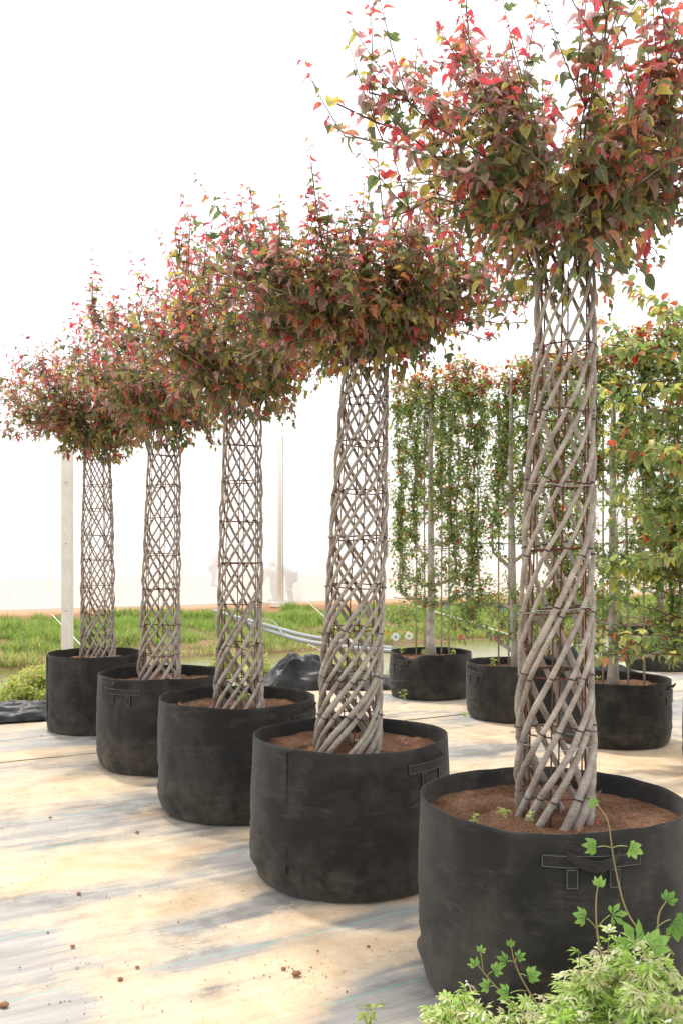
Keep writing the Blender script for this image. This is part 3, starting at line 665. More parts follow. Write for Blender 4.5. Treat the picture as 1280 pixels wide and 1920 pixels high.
# ------------------------------------------------------------------ trained (espalier) trees
PALE_ = [(.17, .26, .08), (.22, .29, .10), (.15, .23, .075), (.27, .31, .12)] + [(.20, .31, .09), (.17, .27, .08), (.30, .37, .12)] + [(.54, .54, .14), (.46, .46, .13), (.42, .44, .14)] + [(.54, .24, .08), (.46, .07, .05), (.40, .12, .06)]   # 0-6 green, 7-9 yellow, 10 orange, 11-12 red
def espalier(x, y, z0, top, label, arms, half, lr, seed, leafsize=.046, cane=True, density=1.0, singles=300, bow=0, redtop=.25, yellow=.10, perp=0.0, fam='esp'):
    random.seed(seed); th = thing('trained_tree', label, 'tree', (x, y, z0), 'trained trees in squat pots'); u = Vector((-.46, .89, 0)).normalized(); w = Vector((.89, .46, 0))
    B = Vector((x, y, z0)); tp = []
    for i in range(16):
        q = i / 15; z = (top - .12 - z0) * q; tp.append(B + Vector((bow * math.sin(q * 2.2) + .012 * noise.noise(Vector((z * 2, seed, 0))), .01 * noise.noise(Vector((z * 2, 0, seed))), z - .03 if i == 0 else z)))
    rr = [lr * (1.35 if i == 0 else 1) * (1 - .62 * (i / 15) ** .8) * (1 + .05 * noise.noise(Vector((i * 1.7, seed, 2)))) for i in range(16)]
    MB().tube(tp, rr, 12).build('trunk', M['trunk_bark'], th)
    def at(h): 
        q = min(1, max(0, (h - z0) / (top - .12 - z0))) * 15; i = min(14, int(q)); return tp[i].lerp(tp[i + 1], q - i)
    L = Leaves(fam, SMALL, PALE_, M['leaf']); tw = MB()
    def tone(p, f):
        r = random.random(); h = (p.z - (top - .30)) / .35
        if h > 0 and r < redtop + .5 * h: return random.choice((10, 11, 12, 12, 8))
        r = random.random()
        if r < yellow: return random.choice((7, 8, 9))
        if r < yellow + .07: return random.choice((10, 11, 12))
        return random.randrange(0, 7)
    verts = []
    for k, (h, frac) in enumerate(arms):
        for sg in (-1, 1):
            o = at(h + sg * random.uniform(-.12, .12)); e = half * frac * random.uniform(.82, 1.12); hh = h + random.uniform(-.05, .08)
            c1 = o + u * sg * e * random.uniform(.2, .6) + Vector((0, 0, random.uniform(-.06, .16))); c2 = Vector((o.x, o.y, 0)) + u * sg * e + Vector((0, 0, hh + .12))
            pl = bez(o, c1, c2, 8); vx = [c2]; t_ = top - .05 - random.uniform(0, .25)
            n = 12; q0 = Vector((x, y, 0)) + u * sg * e
            for i in range(1, n):
                f = i / (n - 1); q0 = q0 + u * random.gauss(0, .035); vx.append(Vector((c2.x * (1 - f) + q0.x * f, c2.y * (1 - f) + q0.y * f, c2.z + (t_ - c2.z) * f)) + Vector((random.gauss(0, .012), random.gauss(0, .012), 0)))
            al = pl + vx[1:]; MB().tube(al, np.linspace(lr * .42, .0045, len(al)), 6).build('branch', M['stem_bark'], th); verts.append((vx, pl))
    # bamboo canes, lashed with blue ties
    if cane:
        for sg in (-.9, -.45, .5, .95):
            a = B + u * sg * min(half, .40) * random.uniform(.75, 1) + w * .03; a.z = z0 - .05; b = a + u * random.uniform(-.04, .04); b.z = top - random.uniform(.15, .5)
            MB().tube([a.lerp(b, q) for q in np.linspace(0, 1, 6)], .009, 6).build('bamboo_cane', M['bamboo'], th)
        for h in np.arange(z0 + .62, top - .1, .62):
            a = B - u * (half + .1) + w * .04; b = B + u * (half + .1) + w * .04; a.z = h + random.uniform(-.03, .03); b.z = h + random.uniform(-.03, .03)
            MB().tube([a.lerp(b, q) for q in np.linspace(0, 1, 5)], .007, 6).build('bamboo_rail', M['bamboo'], th)
            for sg in (-.8, -.3, .35, .85):
                if random.random() < .8:
                    p = a.lerp(b, .5 + sg * .45); mb = MB(); mb.tube([p + Vector((math.cos(q) * .011, 0, math.sin(q) * .011)) for q in np.linspace(0, 6.28, 9)], .003, 4, cap=False)
                    mb.tube([p, p + Vector((.018, -.01, -.02)), p + Vector((.01, -.012, -.07))], .0055, 4); mb.tube([p, p + Vector((-.02, -.01, .015)), p + Vector((-.035, -.01, 0))], .005, 4); mb.build('blue_tie', M['blue_tie'], th)
    for vx, pl in verts:
        for i in range(len(vx) - 1):
            for _ in range(max(1, round(6.5 * density * random.uniform(.3, 1.6)))):
                c = vx[i].lerp(vx[i + 1], random.random()); sd = (u * random.uniform(-1, 1) + w * random.uniform(-.7, .7) * (1 + perp) + Vector((0, 0, random.uniform(-.2, .8)))).normalized(); ln = random.uniform(.06, .20)
                sh = [c, c + sd * ln * .5, c + sd * ln + Vector((0, 0, .02))]; tw.tube(sh, [.0028, .002, .0012], 4, cap=False); leaves_on(sh, L, leafsize, tone, 0, .021, .25)
        for _ in range(int(6 * density)):
            c = random.choice(pl[2:]); sd = (Vector((0, 0, 1)) + rdir(.5)).normalized(); sh = [c, c + sd * .08, c + sd * .15]; tw.tube(sh, [.003, .002, .001], 4, cap=False); leaves_on(sh, L, leafsize, tone, 0, .025, .3)
    for _ in range(int(330 * density)):       # loose shoots between the uprights
        c = Vector((x, y, 0)) + u * random.uniform(-1, 1) * half * 1.02 + w * random.gauss(0, .06); zz = z0 + .26 + (top - z0 - .36) * random.random() ** 1.15
        if noise.noise(Vector((c.x * 2.6, zz * 1.7, seed))) < -.22: continue
        c.z = zz; sd = (u * random.uniform(-1, 1) + w * random.uniform(-.4, .4) + Vector((0, 0, random.uniform(-.1, .9)))).normalized(); ln = random.uniform(.10, .30); sh = [c, c + sd * ln * .5, c + sd * ln + Vector((0, 0, .03))]
        tw.tube(sh, [.003, .002, .0012], 4, cap=False); leaves_on(sh, L, leafsize, tone, 0, .021, .25)
    for _ in range(int(150 * density)):       # dense clipped top
        s_ = random.uniform(-1, 1) * half * 1.02; c = Vector((x, y, 0)) + u * s_ + w * random.gauss(0, .05) + Vector((0, 0, top - random.uniform(.02, .42)))
        sd = (rdir(.7) + Vector((0, 0, .9))).normalized(); ln = random.uniform(.06, .16); sh = [c, c + sd * ln * .5, c + sd * ln]; tw.tube(sh, [.0025, .002, .0012], 4, cap=False); leaves_on(sh, L, leafsize, tone, 0, .019, .2)
    if perp > .5:
        for _ in range(int(95 * density)):
            c = Vector((x, y, 0)) + u * random.uniform(-1, 1) * half + Vector((0, 0, random.uniform(z0 + .35, top - .3)))
            out = (-w * random.uniform(.6, 1) + u * random.uniform(-.7, .7) + Vector((0, 0, random.uniform(-.1, .5)))).normalized(); ln = random.uniform(.25, .80) * perp
            sh = bez(c, c + out * ln * .6 + Vector((0, 0, .05)), c + out * ln, 7); MB_ = tw.tube(sh, np.linspace(.006, .0015, 7), 4, cap=False)
            leaves_on(sh, L, leafsize * 1.25, tone, .15, .026, .35, False)
            for q in (3, 4, 5):
                o3 = (out + rdir(.6)).normalized(); s3 = [sh[q], sh[q] + o3 * .07, sh[q] + o3 * .15]; tw.tube(s3, [.002, .0015, .001], 4, cap=False); leaves_on(s3, L, leafsize * 1.2, tone, .1, .026, .35, False)
    t = tw.build('twigs', M['twig_bark'], th); t['kind'] = 'stuff'
    L.build(th, singles); return th
ARM = [(1.02, 1.0), (1.22, .72), (1.55, .48), (2.0, .25)]
espalier(*EP[0][:2], .41, 3.62, 'trained tree leftmost of its row, its pale trunk forking low above the dented pot', ARM, .78, .052, 61, .062, density=1.25)
espalier(*EP[1][:2], .44, 3.45, 'trained tree with a long bare leaning trunk just left of the nearest woven column', [(.72, 1.0), (.98, .72), (1.5, .48), (2.1, .25)], .78, .045, 62, .062, bow=-.05, density=1.35)
espalier(*EP[2][:2], .44, 3.42, 'trained tree just right of the nearest woven column, its trunk lashed to a cane', [(.70, 1.0), (.88, .75), (1.5, .5), (2.1, .28)], .80, .047, 63, .064, density=1.3)
espalier(*EP[3][:2], .45, 3.6, 'trained tree farthest back on the right, seen between the nearer leaves', ARM, .85, .05, 64, .05, cane=False, singles=0, density=1.0)
espalier(2.95, 6.90, .44, 3.55, 'yellowing trained tree at the right edge, large leaves reaching into the picture', [(.85, 1.0), (1.1, .75), (1.5, .5), (2.1, .28)], .85, .045, 65, .070, density=.8, yellow=.24, perp=1.3, redtop=.12, fam='esp')
random.seed(77)

# ------------------------------------------------------------------ grass, ditch plants
PG = [(.22, .34, .08), (.30, .42, .11), (.17, .27, .07), (.36, .44, .14), (.44, .42, .19), (.46, .37, .22)]
def blades(name, label, n, tf, sf, hmin, hmax, dens, dry):
    T = [(np.array([(-.5, 0, 0), (.5, 0, 0), (.32, .55, -.02), (-.32, .55, -.02), (0, 1, -.18)]) * np.array([.055, 1, 1]), [(0, 1, 2, 3), (3, 2, 4)]),
         (np.array([(-.5, 0, 0), (.5, 0, 0), (.34, .5, -.08), (-.34, .5, -.08), (0, .86, -.42)]) * np.array([.07, 1, 1]), [(0, 1, 2, 3), (3, 2, 4)])]
    P, D, Nn, Sz, C = [], [], [], [], []
    tries = 0
    while len(P) < n and tries < n * 6:
        tries += 1; t = tf(); s = sf(t); q = ST(s, t)
        if q.y < 6 or abs(q.x / q.y) > .40: continue
        cl = noise.noise(Vector((s * .8, t * .8, 5))) * .9 + .5 + .7 * noise.noise(Vector((s * 2.4, t * 2.4, 8)))
        if t > 23.4 + noise.noise(Vector((s * .7, 0, 2))) * .8: continue
        if random.random() > dens(t) * (cl * 1.3): continue
        z = terrain(s, t)
        if z < -.55: continue
        P.append((q.x, q.y, z - .01)); a = random.uniform(0, 6.28); ti = random.uniform(.05, .6)
        D.append((math.cos(a) * ti, math.sin(a) * ti, 1)); Nn.append((-math.cos(a), -math.sin(a), .3)); Sz.append(random.uniform(hmin, hmax) * min(1.5, max(.45, .45 + .8 * cl)))
        C.append(PG[random.choice((4, 5, 3)) if random.random() < dry(t) else random.choice((0, 1, 1, 2, 3))])
    P, D, Nn, Sz, C = map(np.array, (P, D, Nn, Sz, C)); D = D / np.linalg.norm(D, axis=1)[:, None]
    K = RNG.integers(0, 2, len(P)); me = inst_mesh(name, T, K, P, D, Nn, Sz, C, M['grass_leaf']); o = link(name, me)
    tag(o, label, 'grass', kind='stuff')
blades('grass', 'bright green grass covering the far bank of the ditch', 150000, lambda: random.uniform(16.0, 25.1), lambda t: random.uniform(-16, 26), .10, .32,
       lambda t: 1 if 19.6 < t < 24.6 else (.42 if t > 18.2 and t < 24.9 else .15), lambda t: .10 if t > 20.5 else (.35 if t > 19.0 else .7))
blades('grass', 'thin yellow-green grass on the near bank between the cloth and the water', 30000, lambda: random.uniform(9.75, 13.6), lambda t: random.uniform(-9, 15), .08, .24,
       lambda t: min(1, (t - 9.7) * .8), lambda t: .25)
def leafy_bush(name, label, cat, c, rx, ry, h, n, size, pal, fam, seed, group=None, singles=0):
    random.seed(seed); th = thing(name, label, cat, c, group); L = Leaves(fam, SMALL, pal, M['grass_leaf']); st = MB()
    for i in range(n):
        a = random.uniform(0, 6.28); q = math.sqrt(random.random()); b = Vector(c) + Vector((math.cos(a) * rx * q * .6, math.sin(a) * ry * q * .6, 0)); e = Vector(c) + Vector((math.cos(a) * rx * q, math.sin(a) * ry * q, h * (1.05 - .6 * q * q) * random.uniform(.55, 1.05)))
        sh = bez(b, b.lerp(e, .5) + Vector((0, 0, h * .25)), e, 6); st.tube(sh, np.linspace(.003, .001, 6), 4, cap=False)
        for k in (2, 3, 4, 5):
            for _ in range(2):
                d = (rdir(.8) + Vector((0, 0, .3))).normalized(); s2 = [sh[k], sh[k] + d * .05, sh[k] + d * .10]; leaves_on(s2, L, size, lambda p, f: random.randrange(len(pal)), .1, size * .42, .0, False)
    s = st.build('stems', M['weed_stem'], th); s['kind'] = 'stuff'; L.build(th, singles)
PB = [(.38, .48, .12), (.46, .53, .16), (.30, .42, .09), (.54, .54, .22), (.44, .34, .16)]
leafy_bush('shrub', 'low yellow-green shrub beside the farthest woven pot at the left edge', 'shrub', (-2.98, 9.75, -.04), .50, .45, .46, 230, .042, PB, 'bush', 5)
leafy_bush('shrub', 'paler yellow-green shrub at the water\'s edge, cut by the left edge of the picture', 'shrub', (-3.75, 9.80, -.06), .45, .4, .12, 110, .042, PB, 'bush', 6)
for i, (x, y, h, lb) in enumerate([(-.95, 11.75, .26, 'small weed beside the left end of the crumpled black sheet'), (.12, 12.1, .34, 'bushy weed behind the crumpled sheet, next to the dented pot'), (-1.45, 12.3, .3, 'weed at the water seen through the middle woven column')]):
    leafy_bush('weed', lb, 'weed', (x, y, -.05), .22, .2, h + .05, 34, .04, PB, 'bush', 30 + i, 'weeds on the near bank')

# ------------------------------------------------------------------ crumpled black sheets
def crumple(label, c, lx, ly, h, rz, seed, prof, frayed=False):
    n, m = 90, 54; v, f = [], []; cs, sn = math.cos(rz), math.sin(rz)
    for j in range(m):
        for i in range(n):
            x, y = i / (n - 1) * 2 - 1, j / (m - 1) * 2 - 1; q = Vector((x * 1.5 * lx + y * .5 + seed, y * 2.6 * ly - x * .4, seed))
            rid = 1 - abs(noise.noise(q * 1.6)) * 2; r2 = 1 - abs(noise.noise(q * 4.3 + Vector((3, 1, 2)))) * 2
            e = max(0, 1 - y * y) ** .6 * prof(x); z = e * h * (.52 + .34 * rid + .20 * r2) + .012 + .006 * rid
            ed = 1 + .10 * noise.noise(Vector((x * 5, seed, y * .5))); xx = x * lx + .05 * noise.noise(q * 2 + Vector((0, 0, 5))); yy = y * ly * ed + .06 * e * noise.noise(q * 2.6)
            v.append((c[0] + xx * cs - yy * sn, c[1] + xx * sn + yy * cs, c[2] + z))
    f = [(j * n + i, j * n + i + 1, (j + 1) * n + i + 1, (j + 1) * n + i) for j in range(m - 1) for i in range(n - 1)]
    mb = MB(); mb.add(v, f)
    if frayed:
        for _ in range(90):
            x = random.uniform(-1, -.55); p = Vector((c[0] + x * lx, c[1] - ly * .7 * random.random(), c[2] + h * prof(x) * random.uniform(.1, .9)))
            mb.tube([p, p + Vector((-random.uniform(.01, .05), 0, random.uniform(-.01, .02))), p + Vector((-random.uniform(.03, .09), 0, random.uniform(-.02, .04)))], .0015, 3)
    o = mb.build('plastic_sheet', M['black_plastic']); tag(o, label, 'plastic sheet', 'crumpled black sheets at the cloth edge'); return o
crumple('bunched black sheet with a frayed end lying between the two nearer columns', (-.18, 11.25, .02), .82, .34, .40, math.radians(6), 4.2, lambda x: max(0, min(1, (x + 1.02) * 2.0)) * (1 if x < -.2 else max(.2, 1 - 1.3 * (x + .2) if x < .2 else .48 - .3 * (x - .2))), True)
crumple('folded black sheet at the left edge beside the farthest woven pot', (-3.15, 9.10, .02), .95, .28, .17, math.radians(24), 8.8, lambda x: .9 - .25 * x)
crumple('black sheet heaped behind the pot right of the nearest woven column', (3.05, 12.2, .02), .75, .3, .62, math.radians(20), 13.1, lambda x: max(0, 1 - .95 * (x + 1) / 2))

# ------------------------------------------------------------------ posts, pipes, cords
cp = thing('concrete_post', 'tall square concrete post behind the farthest woven pot', 'post', (-3.25, 11.4, -.4))
MB().box((-3.25, 11.4, 1.16), (.122, .122, 3.32), .06, bev=.008).build('shaft', M['concrete'], cp, False)
for z in (2.42, 1.7, .9): MB().tube([(-3.25, 11.325, z), (-3.25, 11.345, z)], .006, 6).build('bolt_hole', M['tie_black'], cp)
def cord(name, pts, r, mat, label, cat, group=None, n=6):
    ps = []
    for i in range(len(pts) - 1): ps += [Vector(pts[i]).lerp(Vector(pts[i + 1]), q / 5) for q in range(5)]
    ps.append(Vector(pts[-1])); mb = MB(); mb.tube(ps, r, n); return tag(mb.build(name, M[mat]), label, cat, group)
def smooth(pts, k=4):
    P_ = [Vector(p) for p in pts]
    for _ in range(k):
        Q = [P_[0]]
        for a, b in zip(P_[:-1], P_[1:]): Q += [a.lerp(b, .25), a.lerp(b, .75)]
        P_ = Q + [P_[-1]]
    return P_
def pipe(name, pts, r, mat, label, cat, group=None):
    mb = MB(); mb.tube(smooth(pts, 3), r, 10); return tag(mb.build(name, M[mat]), label, cat, group)
pipe('water_pipe', [W(402, 1145, 20.5), W(455, 1160, 18.5), W(520, 1178, 17.0), W(575, 1193, 15.9), W(640, 1203, 15.2), W(735, 1216, 14.6)], .033, 'pipe_grey', 'upper grey plastic pipe crossing the ditch', 'pipe', 'pipes across the ditch')
pipe('water_pipe', [W(440, 1160, 19.5), W(500, 1181, 17.4), W(560, 1200, 16.0), W(610, 1209, 15.2), W(670, 1216, 14.7), W(740, 1222, 14.3)], .036, 'pipe_grey', 'lower grey plastic pipe, resting on the short stake', 'pipe', 'pipes across the ditch')
pipe('thin_cable', [W(494, 1160, 17.5), W(515, 1164, 17.0), W(528, 1187, 16.6), W(560, 1197, 16.2), W(605, 1200, 15.8)], .008, 'conduit', 'thin grey cable looping down the grassy bank above the pipes', 'cable')
pp = thing('pipe_stake', 'short grey stake standing in the water under the pipes', 'stake', tuple(W(607, 1245, 15.3)))
a = W(607, 1212, 15.3); MB().tube([a, (a.x, a.y, -.7)], .030, 8).build('stake', M['pipe_grey'], pp)
for i, (x, y) in enumerate(((741, 1194), (766, 1192))):
    c = W(x, y, 13.5); t = thing('round_marker', ('left' if i == 0 else 'right') + ' one of the two round white discs above the dented pot', 'disc', (c.x, c.y, -.35), 'round white discs behind the dented pot')
    MB().tube([c + Vector((0, .012, 0)), c + Vector((0, -.012, 0))], .055, 24).build('disc', M['disc_white'], t, False)
    MB().tube([c + Vector((0, -.012, 0)), c + Vector((0, -.022, 0))], .018, 14).build('hub', M['pipe_grey'], t, False)
    MB().tube([c + Vector((0, .02, 0)), (c.x + .01, c.y + .02, -.5)], .010, 6).build('stake', M['pipe_grey'], t)
NETT = 25.55
q = ST(*[0, 0]); 
def net_at(px, z=0, t=NETT):
    k = (px - 640) / F; Y = t / (-k * math.sin(R30) + math.cos(R30)); return Vector((k * Y, Y, z))
np_ = net_at(524.5, .04, NETT - .12)
gp = thing('net_post', 'pale round post on a concrete foot at the white net, near the bending workers', 'post', tuple(np_))
MB().tube([np_, np_ + Vector((0, 0, 6.6))], .066, 14).build('pole', M['post_cream'], gp)
MB().box(np_ + Vector((.02, -.05, .02)), (.62, .30, .12), R30, bev=.04).build('foot', M['concrete'], gp, False)
MB().tube([np_ + Vector((.10, -.02, .02)), np_ + Vector((.10, -.02, 5.0))], .014, 8).build('conduit', M['conduit'], gp)
cord('guy_cord', [W(530, 1096, np_.y - .1), W(570, 1122, 25.8), W(613, 1161, 21.0), W(660, 1203, 16.5)], .007, 'wire_white', 'white cord running from the pale net post down across the ditch', 'cord', 'white cords over the ditch')
cord('guy_cord', [W(478, 1162, 22), W(540, 1190, 18), W(606, 1221, 15.3)], .006, 'wire_white', 'white cord dropping under the pipes to the stake', 'cord', 'white cords over the ditch')
cord('guy_cord', [W(766, 1132, 20.5), W(880, 1166, 17.5), W(1010, 1208, 14.5)], .007, 'wire_white', 'white cord over the bank behind the trained trees', 'cord', 'white cords over the ditch')
cord('guy_cord', [W(98, 1152, 19), W(118, 1174, 16.5), W(152, 1209, 13)], .007, 'wire_white', 'white cord passing behind the concrete post', 'cord', 'white cords over the ditch')

# ------------------------------------------------------------------ net house: white walls, posts, workers
def net_wall(label, t, s0, s1, z0, z1, par=None):
    mb = MB(); n = 140; v = []; 
    zs = np.linspace(z0, z1, 14)
    for i in range(n):
        s = s0 + (s1 - s0) * i / (n - 1)
        for k_, z in enumerate(zs):
            d = .035 * noise.noise(Vector((s * .9, z * .4, t))); p = ST(s, t + d, z + (.02 * noise.noise(Vector((s * 1.3, 0, 0))) if k_ == 0 else 0)); v.append(tuple(p))
    m = len(zs); f = [(i * m + j, (i + 1) * m + j, (i + 1) * m + j + 1, i * m + j + 1) for i in range(n - 1) for j in range(m - 1)]
    mb.add(v, f); th = thing('net_wall', label, 'netting', tuple(ST(0, t, z0)), 'white net walls'); mb.build('netting', M['white_net'], th)
    for z in (z0, z1):
        MB().tube([ST(s, t - .03, z) for s in np.linspace(s0, s1, 30)], .012, 5).build('hem_cord', M['wire_white'], th)
net_wall('front wall of thin white insect netting along the top of the grassy bank', NETT, -24, 34, .12, 6.0)
net_wall('rear wall of white netting far behind the bank', 56, -40, 70, .06, 6.0)
for i, (sx, t) in enumerate([(18, 34), (92, 40), (232, 42), (352, 33), (475, 45), (600, 40)]):
    p = net_at(sx, .04, t); tag(MB().tube([p, p + Vector((0, 0, 5.5))], .07, 8).build('shade_post', M['flower_white']), ('first', 'second', 'third', 'fourth', 'fifth', 'rightmost')[i] + ' slender pale post from the left, dimly seen through the white net', 'post', 'posts inside the net house')

def person(c, face, bend, shirt, trou, label, hat=True, sc=1.0, squat=0):
    """one continuous skinned body, bent forward at the hips; clothes are children"""
    th = thing('person', label, 'person', c); fx, fy = math.cos(face), math.sin(face); sx, sy = -fy, fx
    def pt(f, s, z): return Vector((c[0] + (fx * f + sx * s) * sc, c[1] + (fy * f + sy * s) * sc, c[2] + z * sc))
    hip = .88 - squat; cb, sb = math.cos(bend), math.sin(bend)
    def up(d, s=0, o=0): return pt(-.04 + sb * d + cb * o, s, hip + cb * d - sb * o)
    J = {'pel': up(0), 'sp': up(.22), 'ch': up(.42), 'nk': up(.55), 'hd': up(.66), 'tp': up(.76)}
    R_ = {'pel': .14, 'sp': .125, 'ch': .15, 'nk': .055, 'hd': .09, 'tp': .075}
    E = [('pel', 'sp'), ('sp', 'ch'), ('ch', 'nk'), ('nk', 'hd'), ('hd', 'tp')]
    for g, q in (('L', 1), ('R', -1)):
        J.update({'h' + g: pt(-.03, .10 * q, hip - .06), 'k' + g: pt(.06 + squat * .5, .13 * q, .47 - squat * .1), 'a' + g: pt(-.02, .13 * q, .09), 't' + g: pt(.15, .14 * q, .04),
                  's' + g: up(.46, .18 * q), 'e' + g: up(.44, .22 * q) + Vector((fx * .06, fy * .06, -.27)) * sc, 'w' + g: up(.44, .16 * q) + Vector((fx * .16, fy * .16, -.50)) * sc, 'f' + g: up(.44, .15 * q) + Vector((fx * .19, fy * .19, -.59)) * sc})
        R_.update({'h' + g: .105, 'k' + g: .068, 'a' + g: .042, 't' + g: .035, 's' + g: .07, 'e' + g: .045, 'w' + g: .03, 'f' + g: .028})
        E += [('pel', 'h' + g), ('h' + g, 'k' + g), ('k' + g, 'a' + g), ('a' + g, 't' + g), ('ch', 's' + g), ('s' + g, 'e' + g), ('e' + g, 'w' + g), ('w' + g, 'f' + g)]
    def skin(name, keys, edges, grow, mat):
        me = bpy.data.meshes.new(name); ks = list(keys); me.from_pydata([tuple(J[k]) for k in ks], [], [(ks.index(a), ks.index(b)) for a, b in edges]); o = link(name, me, th)
        sm = o.modifiers.new('Skin', 'SKIN'); sm.use_smooth_shade = True
        for i, k in enumerate(ks): me.skin_vertices[0].data[i].radius = (R_[k] * grow * sc,) * 2; me.skin_vertices[0].data[i].use_root = (i == 0)
        o.modifiers.new('Sub', 'SUBSURF').levels = 1; me.materials.append(M[mat]); o.modifiers['Sub'].render_levels = 2; return o
    skin('body', J.keys(), E, 1, 'skin')
    skin('shirt', ['sp', 'ch', 'sL', 'sR', 'eL', 'eR', 'pel'], [('pel', 'sp'), ('sp', 'ch'), ('ch', 'sL'), ('ch', 'sR'), ('sL', 'eL'), ('sR', 'eR')], 1.16, shirt)
    J2 = ['pel', 'hL', 'hR', 'kL', 'kR', 'aL', 'aR']; skin('trousers', J2, [('pel', 'hL'), ('pel', 'hR'), ('hL', 'kL'), ('hR', 'kR'), ('kL', 'aL'), ('kR', 'aR')], 1.24, trou)
    for g in 'LR':
        mb = MB(); mb.tube([J['a' + g] + Vector((-fx * .05, -fy * .05, -.03)), J['a' + g] + Vector((0, 0, -.02)), J['t' + g], J['t' + g] + Vector((fx * .05, fy * .05, -.005))], [.045 * sc, .06 * sc, .05 * sc, .03 * sc], 8).build('boot', M['boot_black'], th)
    if hat:
        d = (J['tp'] - J['nk']).normalized(); MB().tube([J['hd'] + d * .02, J['hd'] + d * .03, J['hd'] + d * .05, J['tp'] + d * .03], [.19, .185, .10, .07], 16).build('hat', M['hat_straw'], th)
w1 = net_at(545, .04, NETT + .55); person(tuple(w1), math.radians(172), math.radians(62), 'shirt_blue', 'trouser_dark', 'worker in pale blue shirt and dark trousers bending forward behind the net', True, 1.0)
w2 = net_at(516, .04, NETT + 1.3); person(tuple(w2), math.radians(205), math.radians(74), 'shirt_beige', 'trouser_grey', 'worker in beige stooping with arms down, left of the pale net post', True, .98)
w3 = net_at(400, .04, 40); person(tuple(w3), math.radians(20), math.radians(25), 'shirt_pink', 'trouser_grey', 'worker in a pinkish top far behind the net, beside the middle woven column', True, 1.0)

# ------------------------------------------------------------------ clods and crumbs
random.seed(9)
def clod(px, py, r, label, kind=0, name='soil_clod', cat='soil clod'):
    Y = (CAMZ - .008) * F / (py - HY); c = W(px, py, Y); mb = MB(); n, m = 12, 8; v = []; f = []
    for i in range(m):
        th_ = math.pi * i / (m - 1)
        for j in range(n):
            a = 2 * math.pi * j / n; q = Vector((math.sin(th_) * math.cos(a), math.sin(th_) * math.sin(a), math.cos(th_))); rr = .58 * r * (1 + .5 * noise.noise(q * 1.8 + Vector((px, 0, 0))) + .25 * noise.noise(q * 4 + Vector((0, py, 0))))
            v.append((c.x + q.x * rr * 1.25, c.y + q.y * rr, .008 + max(-.004, q.z * rr * .62 + r * .35)))
    f = [(i * n + j, i * n + (j + 1) % n, (i + 1) * n + (j + 1) % n, (i + 1) * n + j) for i in range(m - 1) for j in range(n)]; mb.add(v, f)
    tag(mb.build(name, M['clod']), label, cat, 'clods of soil on the cloth')
for (x, y, r, lb) in [(258, 1562, .016, 'reddish soil clod left of the middle pot\'s foot'), (95, 1534, .014, 'soil clod nearest the left edge below the lapped cloth'), (148, 1677, .016, 'soil clod on the cream sand at left, alone'), (137, 1776, .014, 'soil clod beside the teal yarn at left'),
                      (258, 1815, .012, 'small soil clod low in the centre left'), (226, 1838, .015, 'flat reddish clod left of the lowest teal yarn'), (532, 1818, .014, 'soil clod at the left of the crumbled patch in front'), (556, 1829, .024, 'largest soil clod, in the crumbled patch in front'),
                      (8, 1888, .024, 'soil clod cut by the left edge near the bottom'), (596, 1784, .008, 'thin dark crumb in front of the second pot'), (78, 1382, .02, 'brown clod on the cloth left of the farthest pot'), (690, 1776, .011, 'dark clod between the two nearest pots')]:
    clod(x, y, r, lb)
cr = MB()
for _ in range(620):
    if random.random() < .3: x, y = random.gauss(*random.choice(((545, 25), (145, 20), (255, 20), (20, 25), (120, 60), (590, 30)))), 0; y = {0: 1824}.get(0) + random.gauss(0, 14) if x > 400 else random.choice((1675, 1816, 1888, 1508, 1556)) + random.gauss(0, 7)
    else: x, y = random.uniform(-20, 1280), random.uniform(1390, 1920)
    Y = CAMZ * F / (y - HY); p = W(x, y, Y)
    if any(math.hypot(p.x - a, p.y - b) < r + .02 for a, b, r in P5): continue
    r = abs(random.gauss(.0008, .0016)) + .0009; v = [(p.x + r * random.uniform(.6, 1.5) * math.cos(k * 1.57), p.y + r * random.uniform(.6, 1.3) * math.sin(k * 1.57), .008) for k in range(4)] + [(p.x, p.y, .008 + r * 1.1)]
    cr.add(v, [(0, 1, 4), (1, 2, 4), (2, 3, 4), (3, 0, 4)])
tag(cr.build('soil_crumbs', M['clod']), 'scattered crumbs of brown soil over the weed cloth', 'soil', kind='stuff')

for i, (x, y, R_, _s) in enumerate([(a, b, c, 0) for a, b, c in P5]):
    LL = Leaves('woven', TEMPL, PALW, M['leaf']); random.seed(70 + i)
    for _ in range((7, 9, 26, 6, 4)[i]):
        a = random.uniform(0, 6.28) if i != 2 else random.gauss(-2.6, .5); q = R_ * random.uniform(.3, .85); p = Vector((x + q * math.cos(a), y + q * math.sin(a), SZ + .028))
        b = random.uniform(0, 6.28); LL.add(p, (math.cos(b), math.sin(b), .15), Vector((0, 0, 1)) + rdir(.2), random.uniform(.02, .045), random.choice((0, 3, 5, 6, 14, 15, 17)))
    th = thing('fallen_leaves', ('few fallen leaves on the soil of the nearest pot', 'few fallen leaves on the soil of the second nearest pot', 'drift of dry reddish leaves on the soil of the middle pot', 'few fallen leaves on the soil of the second farthest pot', 'few fallen leaves on the soil of the farthest pot')[i], 'leaf litter', (x, y, SZ)); LL.build(th, 40)
